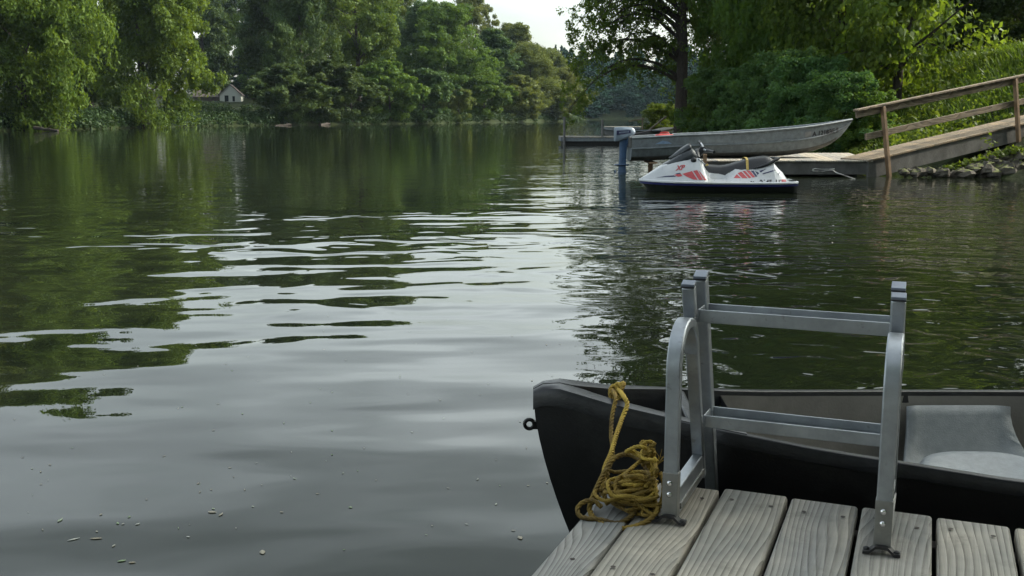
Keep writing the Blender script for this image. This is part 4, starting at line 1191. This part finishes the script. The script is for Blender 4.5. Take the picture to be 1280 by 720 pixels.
    for z, a, w in ((0, .20, .13), (.02, .22, .15), (.17, .22, .15), (.21, .19, .12), (.225, .08, .06)):
        secs.append([(a * math.copysign(abs(math.cos(t)) ** .5, math.cos(t)), w * math.copysign(abs(math.sin(t)) ** .5, math.sin(t)), z) for t in [2 * PI * i / 20 + .001 for i in range(20)]])
    mb.loft(secs, closed=True, cap0=True, cap1=True); can = empty('fuel_can', (o0.x + .78, o0.y - .1, .635), 0, 'red fuel can standing inside the stern of the aluminium boat', 'fuel can')
    mb.build('tank', M['redcan'], can, smooth=50)
    mb = MB(); mb.tube([(-.1, 0, .205), (-.09, 0, .25), (.02, 0, .26), (.09, 0, .25), (.1, 0, .205)], .014, 8); mb.build('handle', M['redcan'], can, smooth=60)
    mb = MB(); mb.tube([(.15, 0, .19), (.15, 0, .235)], .03, 10); mb.build('cap', M['decal_black'], can)
rowboat()

# ------------------------------------------------------------------ jet ski
def jetski():
    root = empty('jet_ski', (2.16, 17.62, .0), math.radians(-3.0), 'white jet ski with red decals and black seat afloat before the aluminium boat', 'jet ski')
    ST = [ # x, rail half width, rail z, shoulder half width, shoulder z, centre z
     (0.00, .045, .185, .03, .195, .20), (.07, .15, .185, .07, .232, .245), (.18, .26, .182, .13, .30, .315), (.37, .37, .178, .19, .415, .445), (.55, .43, .174, .225, .475, .50), (.70, .46, .172, .235, .515, .54),
     (.86, .49, .170, .24, .545, .56), (.97, .50, .168, .235, .545, .56), (1.02, .505, .167, .235, .455, .48), (1.07, .51, .166, .24, .33, .38), (1.12, .51, .166, .245, .235, .34), (1.22, .51, .166, .25, .215, .33), (1.32, .51, .165, .25, .215, .33), (1.39, .51, .164, .25, .225, .34),
     (1.47, .51, .164, .25, .285, .36), (1.55, .51, .163, .25, .345, .40), (1.72, .505, .162, .25, .385, .42), (1.88, .50, .162, .24, .40, .42), (2.05, .49, .162, .23, .455, .455), (2.17, .48, .162, .22, .495, .485),
     (2.25, .47, .163, .215, .40, .40), (2.33, .46, .164, .21, .33, .33), (2.42, .45, .166, .20, .205, .21), (2.50, .43, .168, .2, .19, .19), (2.56, .38, .17, .18, .185, .185)]
    def at_x(x):
        for p, q in zip(ST, ST[1:]):
            if x <= q[0]:
                t = (x - p[0]) / (q[0] - p[0]); return [a + (b - a) * t for a, b in zip(p, q)]
        return list(ST[-1])
    xs = sorted(set([p[0] for p in ST] + [i * 2.56 / 64 for i in range(65)]))
    def dsec(x):
        _, w, zr, ws, zs, zc = at_x(x); hlf = [(w - .035, zr + .022), (ws + (w - .035 - ws) * .5, zr + .022 + (zs - zr - .022) * .5), (ws, zs), (ws * .8, zs + (zc - zs) * .75 + .006), (ws * .4, zc + .004), (0, zc)]
        return [(x, -y, z) for y, z in hlf] + [(x, y, z) for y, z in reversed(hlf[:-1])]
    mb = MB(); mb.loft([dsec(x) for x in xs], cap0=True, cap1=True, flip=False); mb.build('top_deck', M['white_gel'], root, smooth=38)
    def flank(x, z):
        _, w, zr, ws, zs, zc = at_x(x); z0 = zr + .022
        t = max(0, min(1, (z - z0) / max(zs - z0, .01))); return (w - .035) + (ws - w + .035) * t
    # bumper rail
    mb = MB(); secs = []
    for x in xs:
        _, w, zr, *_r = at_x(x); prof = [(w - .05, zr + .024), (w - .005, zr + .022), (w + .012, zr + .008), (w + .012, zr - .012), (w - .02, zr - .02)]
        secs.append([(x - (.02 if x == 0 else 0), -y, z) for y, z in prof] + [(x - (.02 if x == 0 else 0), y, z) for y, z in reversed(prof)])
    mb.loft(secs, closed=True, cap0=True, cap1=True); mb.build('bumper_rail', M['white_gel'], root, smooth=50)
    mb = MB(); secs = []
    for x in xs:
        _, w, zr, *_r = at_x(x); prof = [(w - .018, zr - .0195), (w + .008, zr - .022), (w + .002, zr - .052), (w - .03, zr - .054)]
        secs.append([(x, -y, z) for y, z in prof] + [(x, y, z) for y, z in reversed(prof)])
    mb.loft(secs, closed=True, cap0=True, cap1=True); mb.build('stripe', M['purple'], root, smooth=50)
    mb = MB(); secs = []
    for x in xs:
        _, w, zr, *_r = at_x(x); up = .10 * max(0, 1 - x / .55) ** 2
        prof = [(w - .032, zr - .054), (w * .93 - .03, .06 + up), (w * .80 - .02, -.04 + up), (w * .3, -.14 + up), (0, -.17 + up)]
        x2 = x + .16 * max(0, 1 - x / .5) ** 2
        row = [(x + (x2 - x) * min(1, (zr - z) / .2), -max(y, .0), z) for y, z in prof]
        secs.append(row + [(a, -b, c) for a, b, c in reversed(row[:-1])])
    mb.loft(secs, cap0=True, cap1=True); mb.build('hull', M['hull_dark'], root, smooth=45)
    # cowl / windscreen
    mb = MB(); secs = []
    for x, w, zb, zt in ((.36, .12, .43, .445), (.45, .185, .445, .50), (.56, .21, .475, .57), (.66, .225, .50, .64), (.76, .235, .525, .705), (.83, .23, .555, .735), (.88, .22, .55, .70), (.93, .20, .545, .62), (.96, .19, .54, .565)):
        secs.append([(x, -w, zb), (x, -w * 1.0, zb + (zt - zb) * .35), (x, -w * .82, zb + (zt - zb) * .8), (x, -w * .4, zt), (x, w * .4, zt), (x, w * .82, zb + (zt - zb) * .8), (x, w, zb + (zt - zb) * .35), (x, w, zb)])
    mb.loft(secs, cap0=True, cap1=True); mb.build('cowl', M['grey_cowl'], root, smooth=45)
    mb = MB(); secs = []
    for x, w, z in ((.50, .03, .545), (.60, .10, .62), (.70, .15, .70), (.80, .17, .765), (.835, .165, .775)):
        secs.append([(x, -w, z - .015 - w * .25), (x - .012, -w * .6, z), (x - .02, 0, z + .012), (x - .012, w * .6, z), (x, w, z - .015 - w * .25)])
    mb.loft(secs); mb.build('windscreen', M['grey_cowl'], root, smooth=60, solid=.012)
    # seat
    mb = MB(); secs = []
    for x, zb, zt, w in ((1.0, .40, .46, .08), (1.03, .34, .475, .14), (1.08, .25, .46, .17), (1.14, .205, .445, .18), (1.32, .205, .43, .185), (1.42, .22, .44, .19), (1.52, .28, .465, .195), (1.65, .35, .505, .20), (1.78, .38, .55, .205), (1.92, .40, .575, .205), (2.04, .43, .59, .20), (2.12, .46, .585, .185), (2.16, .475, .56, .16), (2.175, .48, .53, .12)):
        h = zt - zb; wb = w + .06
        secs.append([(x, -wb, zb), (x, -w * 1.04, zb + h * .55), (x, -w * .9, zb + h * .85), (x, -w * .55, zt), (x, 0, zt + .008), (x, w * .55, zt), (x, w * .9, zb + h * .85), (x, w * 1.04, zb + h * .55), (x, wb, zb)])
    mb.loft(secs, cap0=True, cap1=True); seat = mb.build('seat', M['black_vinyl'], root, smooth=55)
    # strap over the seat
    mb = MB(); x = 1.745
    sec_ = [(-.268, .37), (-.218, .475), (-.19, .528), (-.12, .556), (0, .566), (.12, .556), (.19, .528), (.218, .475), (.268, .37)]
    mb.loft([[(x - .02, y, z) for y, z in sec_], [(x + .02, y, z) for y, z in sec_]]); mb.build('strap', M['strap'], seat, solid=.006)
    # side guard below the seat
    for s in (-1, 1):
        mb = MB(); mb.tube([(1.86, s * .265, .40), (1.98, s * .262, .432), (2.10, s * .255, .475), (2.22, s * .23, .545), (2.27, s * .19, .56)], [.012, .024, .028, .028, .02], 8); mb.build('grab_handle', M['black_vinyl'], root, smooth=60)
    mb = MB(); mb.tube([(2.24, -.21, .552), (2.28, -.1, .556), (2.285, 0, .557), (2.28, .1, .556), (2.24, .21, .552)], .022, 8); mb.build('grab_handle', M['black_vinyl'], root, smooth=60)
    # steering column and handlebar (turned)
    mb = MB(); mb.tube([(.90, 0, .56), (.96, 0, .63), (1.03, 0, .69)], [.09, .07, .05], 10); mb.tube([(.93, -.16, .56), (.93, -.10, .63), (.95, 0, .68)], [.05, .045, .04], 8)
    mb.build('steering_column', M['black_vinyl'], root, smooth=60)
    mb = MB(); mb.tube([(1.13, -.36, .675), (1.07, -.2, .69), (1.04, -.03, .70), (1.05, .08, .74), (1.045, .2, .775), (1.04, .33, .80)], .016, 8); hb = mb.build('handlebar', M['white_gel'], root, smooth=60)
    for a, b in (((1.165, -.44, .665), (1.08, -.235, .69)), ((1.04, .30, .79), (1.035, .46, .815))):
        mb = MB(); mb.tube([a, b], .027, 8); mb.build('grip', M['black_vinyl'], hb, smooth=60)
    mb = MB(); mb.box(.985, 1.085, -.07, .05, .69, .745); mb.build('bar_pad', M['black_vinyl'], hb, bevel=.015)
    mb = MB(); mb.sphere((.86, -.255, .53), (.05, .03, .045), 12, 8); mb.build('fuel_cap', M['black_vinyl'], root, smooth=60)
    mb = MB(); mb.tube([(1.06, -.235, .44), (1.10, -.245, .46)], .014, 6); mb.build('lanyard', M['strap'], root)
    mb = MB(); mb.box(2.44, 2.53, -.35, -.18, .193, .205); mb.build('step_pad', M['black_vinyl'], root)
    mb = MB(); mb.tube([(.94, -.245, .545), (1.0, -.25, .50), (1.03, -.25, .47)], .012, 6); mb.build('trim_tube', M['alu'], root)
    # decals follow the flank
    def Z(zx, zy): return ((zx - 60) * .00222, (445 - zy) * .00222 - .012)
    def patch(poly, mat, name, sides=(-1, 1), off=.004):
        mb = MB()
        bm = bmesh.new(); vs = [bm.verts.new((x, 0, z)) for x, z in poly]; bm.faces.new(vs)
        bmesh.ops.triangulate(bm, faces=bm.faces[:])
        bmesh.ops.subdivide_edges(bm, edges=bm.edges[:], cuts=4, use_grid_fill=True)
        bm.verts.index_update()
        P = [(v.co.x, v.co.z) for v in bm.verts]; F = [[v.index for v in f.verts] for f in bm.faces]; bm.free()
        for s in sides:
            mb = MB(); mb.add([(x, s * (flank(x, z) + off), z) for x, z in P], F); mb.build(name, M[mat], root)
    R1 = [[(360, 300), (432, 280), (470, 342), (440, 340), (395, 322)], [(440, 278), (470, 272), (510, 343), (480, 342)], [(478, 274), (490, 284), (540, 345), (518, 344)], [(300, 308), (352, 300), (362, 316), (330, 322)]]
    for p in R1: patch([Z(*q) for q in p], 'red', 'red_flash')
    for p in [[(170, 332), (240, 318), (298, 312), (318, 321), (250, 325)], [(310, 300), (345, 292), (352, 298), (320, 305)]]: patch([Z(*q) for q in p], 'navy', 'navy_flash')
    R2 = [[(738, 330), (765, 302), (790, 330)], [(772, 296), (800, 284), (840, 330), (800, 331)], [(808, 281), (828, 278), (868, 326), (848, 330)], [(836, 276), (862, 276), (895, 322), (876, 326)]]
    for p in R2: patch([Z(*q) for q in p], 'red', 'red_flash')
    for p in [[(868, 276), (890, 278), (912, 316), (900, 322)], [(898, 280), (914, 284), (928, 294), (916, 308)], [(930, 278), (985, 262), (940, 290)]]: patch([Z(*q) for q in p], 'navy', 'navy_flash')
    def letters(body, x0, z0, size, mat, name, slope=0., shear=0.):
        vs, fs = text_mesh(body, size, 0, shear, .004); mb = MB()
        mb.add([(x0 + x, -(flank(x0 + x, z0 + y + slope * x) + .007), z0 + y + slope * x) for x, y, _ in vs], fs); mb.build(name, M[mat], root)
    x, z = Z(316, 276); letters('XP', x, z, .105, 'red', 'logo', .12, .35)
    x, z = Z(925, 372); letters('2145', x, z, .10, 'decal_black', 'registration')
    x, z = Z(1042, 372); letters('UL', x, z, .10, 'decal_black', 'registration')
    x, z = Z(855, 368); letters('PA', x, z - .004, .06, 'decal_black', 'registration')
    patch([Z(1086, 338), Z(1122, 338), Z(1122, 370), Z(1086, 370)], 'red', 'sticker', (-1,), .006)
    x, z = Z(950, 300); patch([Z(950, 296), Z(1045, 268), Z(1052, 274), Z(955, 302)], 'navy', 'side_stripe', (-1,), .005)
    patch([Z(1066, 300), Z(1082, 288), Z(1086, 292), Z(1072, 303)], 'navy', 'side_mark', (-1,), .005)
jetski()

# ------------------------------------------------------------------ far docks and boats
def far_dock(name, p, L, D, lab, posts=(), top=.35):
    root = empty(name, p, 0, lab, 'dock', 'far floating docks')
    mb = MB(); nb = max(8, int(L / .18))
    for i in range(nb):
        mb.cur = 1 + i * 1.9; mb.box(L * i / nb, L * (i + .93) / nb, 0, D, top - .04, top)
    mb.cur = 0; mb.build('deck', M['dockwood'], root)
    mb = MB(); mb.box(.0, L, .02, D - .02, top - .2, top - .042); mb.build('side_frame', M['boat'], root)
    mb = MB(); mb.box(.1, L - .1, .15, D - .15, -.2, top - .202); mb.build('float', M['float'], root)
    for x, y, h in posts:
        mb = MB(); mb.tube([(x, y, -1), (x, y, h)], .055, 10); mb.build('post', M['post_grey'], root, smooth=60)
    return root
far_dock('floating_dock', (2.15, 46.2, 0), 6.2, 2.2, 'low grey floating dock with two upright posts in the river left of the motor', [(.14, -.08, 1.22), (1.86, .5, 1.10)])
far_dock('floating_dock', (8.0, 90, 0), 5.5, 2.0, 'distant pale dock farther up the river behind the outboard motor')
def moored():
    root = empty('moored_boat', (4.35, 49.6, 0), 0, 'dark open boat moored behind the low grey floating dock', 'boat')
    mb = MB(); secs = []
    for x, w, g, k in ((-.12, .03, .68, .5), (.1, .2, .63, .12), (.4, .42, .6, -.05), (.9, .55, .58, -.1), (1.8, .58, .58, -.1), (2.6, .55, .58, -.08)):
        secs.append([(x, -w, g), (x, -w * .9, k + .15), (x, -w * .5, k), (x, w * .5, k), (x, w * .9, k + .15), (x, w, g)])
    mb.loft(secs, cap1=True); mb.build('hull', M['hull_dark'], root, smooth=40, solid=.03)
    mb = MB()
    for s in (0, 5): mb.tube([q[s] for q in secs], .025, 6)
    mb.build('gunwale', M['boat'], root, smooth=60)
    mb = MB(); mb.box(1.0, 1.3, -.52, .52, .33, .37); mb.build('thwart', M['boat'], root)
moored()
def handrail():
    root = empty('gangway', at(805, 166, 55), 0, 'thin wooden gangway with a pole handrail from the far dock to the bushes', 'gangway')
    o = root.location
    def q(x, y, Y): return at(x, y, Y) - o
    mb = MB(); mb.bar(q(792, 170.5, 50), q(838, 160, 62), .8, .08); mb.build('walkway', M['dockwood'], root)
    mb = MB(); mb.tube([q(806, 167, 54), q(832, 146, 60)], .05, 8); mb.build('pole', M['rail'], root)
    mb = MB(); mb.tube([q(786, 151.5, 53), q(805, 148.5, 56)], .03, 8); mb.build('handrail', M['rail'], root)
    mb = MB(); mb.tube([q(803, 147, 55.5), q(803, 168, 55.5)], .035, 8); mb.build('post', M['rail'], root)
handrail()

# ------------------------------------------------------------------ leaves afloat on the near water
def leaves():
    big = [(75, 650, .030, 'pale leaf curled upright on the water at the lower left'), (92, 674, .036, 'long silvery leaf left of the brown leaf at the lower left'), (120, 673, .036, 'pale brown forked leaf floating at the lower left'),
           (142, 682, .018, None), (147, 654, .017, None), (172, 655, .016, None), (165, 703, .02, 'tan oval leaf near the bottom edge at the left'), (152, 701, .024, 'green leaf near the bottom edge at the left'), (328, 690, .030, 'tan leaf near the bottom edge left of centre'),
           (265, 640, .028, 'flat brownish leaf right of the lower left group'), (276, 643, .026, None), (650, 672, .026, 'round pale leaf just left of the dock corner'), (368, 598, .017, None), (597, 599, .016, None), (248, 604, .014, None)]
    spec = [(292, 596), (264, 612), (183, 624), (126, 643), (223, 660), (295, 660), (316, 633), (178, 715), (425, 693), (430, 687), (438, 634), (455, 560), (447, 588), (470, 600), (540, 657), (583, 655), (620, 630), (660, 607), (658, 560), (650, 527), (700, 545),
            (303, 517), (282, 455), (290, 463), (322, 476), (310, 446), (405, 437), (432, 450), (388, 503), (337, 424), (415, 538), (515, 540), (560, 610), (620, 575), (245, 432), (186, 432), (130, 468), (30, 430), (90, 560), (60, 600), (35, 640), (205, 570), (352, 640),
            (480, 415), (520, 430), (560, 400), (590, 440), (610, 480), (640, 420), (500, 470), (550, 500), (690, 470), (700, 430), (730, 415), (410, 395), (445, 370)]
    r = random.Random(3)
    def one(x, y, s, lab):
        p = onz(x, y, .0018); mb = MB(); n = 9; a = r.uniform(0, 6.28); curl = r.uniform(.0, .05); w = r.uniform(.22, .6)
        top = []
        for i in range(n):
            t = i / (n - 1); u = -1 + 2 * t; ww = w * math.sin(PI * min(max(t, .03), .97)) ** .8
            top.append([(s * u, -s * ww, s * curl * (u * u * .4 + ww * .5)), (s * u, 0, s * curl * u * u * .4), (s * u, s * ww, s * curl * (u * u * .4 + ww * .4))])
        mb.loft(top); o = mb.build('floating_leaf', M['fleaf'], smooth=70, solid=.0005)
        o.location = p; o.rotation_euler = (0, 0, a)
        tag(o, lab or 'tiny pale leaf fragment floating flat on the calm grey water', 'leaf', 'leaves floating on the near water')
    for x, y, s, lab in big: one(x, y, s * .5, lab)
    spec += [(r.uniform(10, 690), 410 + 300 * r.random() ** 1.1) for _ in range(55)]
    spec = [q for q in spec if q[1] < 690 - max(0, q[0] - 560) * .25]
    for x, y in spec: one(x, y, r.uniform(.003, .0065) * (1 + 40 / max(40, y - 200)), None)
leaves()

# ------------------------------------------------------------------ light, sky, camera
AZ, EL = math.radians(74), math.radians(37)
sd = Vector((math.sin(AZ) * math.cos(EL), math.cos(AZ) * math.cos(EL), math.sin(EL)))
sun = bpy.data.lights.new('sun', 'SUN'); sun.energy = 2.0; sun.angle = math.radians(.5); sun.color = (1.0, .91, .76)
so = bpy.data.objects.new('sun', sun); link(so); so.rotation_euler = (-sd).to_track_quat('-Z', 'Y').to_euler()
W = bpy.data.worlds.new('World'); S.world = W; W.use_nodes = True
t = W.node_tree; t.nodes.clear()
sky = t.nodes.new('ShaderNodeTexSky'); sky.sky_type = 'NISHITA'; sky.sun_disc = False
sky.sun_elevation = EL; sky.sun_rotation = AZ; sky.air_density = 1.0; sky.dust_density = 5.0; sky.ozone_density = 1.0; sky.altitude = 60
hs = t.nodes.new('ShaderNodeHueSaturation'); hs.inputs['Saturation'].default_value = .36
bg = t.nodes.new('ShaderNodeBackground'); bg.inputs['Strength'].default_value = .15
wo = t.nodes.new('ShaderNodeOutputWorld')
tc = t.nodes.new('ShaderNodeTexCoord'); mp = t.nodes.new('ShaderNodeMapping'); mp.inputs['Scale'].default_value = (1.5, 1.5, 4.5)
cn = t.nodes.new('ShaderNodeTexNoise'); cn.inputs['Scale'].default_value = 1.7; cn.inputs['Detail'].default_value = 4
cr = t.nodes.new('ShaderNodeValToRGB'); cr.color_ramp.elements[0].position = .34; cr.color_ramp.elements[0].color = (.72, .775, .735, 1); cr.color_ramp.elements[1].position = .66; cr.color_ramp.elements[1].color = (1.26, 1.31, 1.24, 1)
mx = t.nodes.new('ShaderNodeMix'); mx.data_type = 'RGBA'; mx.blend_type = 'MULTIPLY'; mx.inputs[0].default_value = 1.0
t.links.new(tc.outputs['Generated'], mp.inputs[0]); t.links.new(mp.outputs[0], cn.inputs['Vector']); t.links.new(cn.outputs[0], cr.inputs[0])
t.links.new(sky.outputs[0], hs.inputs['Color']); t.links.new(hs.outputs[0], mx.inputs[6]); t.links.new(cr.outputs[0], mx.inputs[7]); 
# bright haze band low over the horizon
sz = t.nodes.new('ShaderNodeSeparateXYZ'); t.links.new(tc.outputs['Generated'], sz.inputs[0])
mr = t.nodes.new('ShaderNodeMapRange'); mr.interpolation_type = 'SMOOTHSTEP'; mr.inputs[1].default_value = .05; mr.inputs[2].default_value = .30; mr.inputs[3].default_value = 1.2; mr.inputs[4].default_value = .95
t.links.new(sz.outputs['Z'], mr.inputs[0])
sc_ = t.nodes.new('ShaderNodeVectorMath'); sc_.operation = 'SCALE'; t.links.new(mx.outputs[2], sc_.inputs[0]); t.links.new(mr.outputs[0], sc_.inputs['Scale']); t.links.new(sc_.outputs[0], bg.inputs[0]); t.links.new(bg.outputs[0], wo.inputs[0])

hz = MB(); hz.box(-420, 420, -40, 620, -3.5, 62)
n = N('river_haze'); vo = n.n('ShaderNodeVolumePrincipled'); vo.inputs['Color'].default_value = (.62, .82, 1.0, 1); vo.inputs['Density'].default_value = .00007; vo.inputs['Anisotropy'].default_value = .2
n.t.links.new(vo.outputs[0], n.out.inputs['Volume'])
tag(hz.build('haze', n.mat), kind='stuff')
cam = bpy.data.cameras.new('camera'); cam.sensor_width = 36; cam.lens = 36 * FPX / 1280; cam.clip_start = .05; cam.clip_end = 6000
co = bpy.data.objects.new('camera', cam); link(co); co.location = (0, 0, HC); co.rotation_euler = (PI / 2 - PITCH, 0, 0)
S.camera = co
S.view_settings.view_transform = 'Standard'; S.view_settings.look = 'None'; S.view_settings.gamma = 1.0; S.view_settings.exposure = 1.5
S.view_settings.use_curve_mapping = False
c = S.cycles
c.use_denoising = True; c.max_bounces = 6; c.diffuse_bounces = 3; c.glossy_bounces = 3; c.transmission_bounces = 4; c.transparent_max_bounces = 4
c.caustics_reflective = False; c.caustics_refractive = False; c.sample_clamp_indirect = 6.0
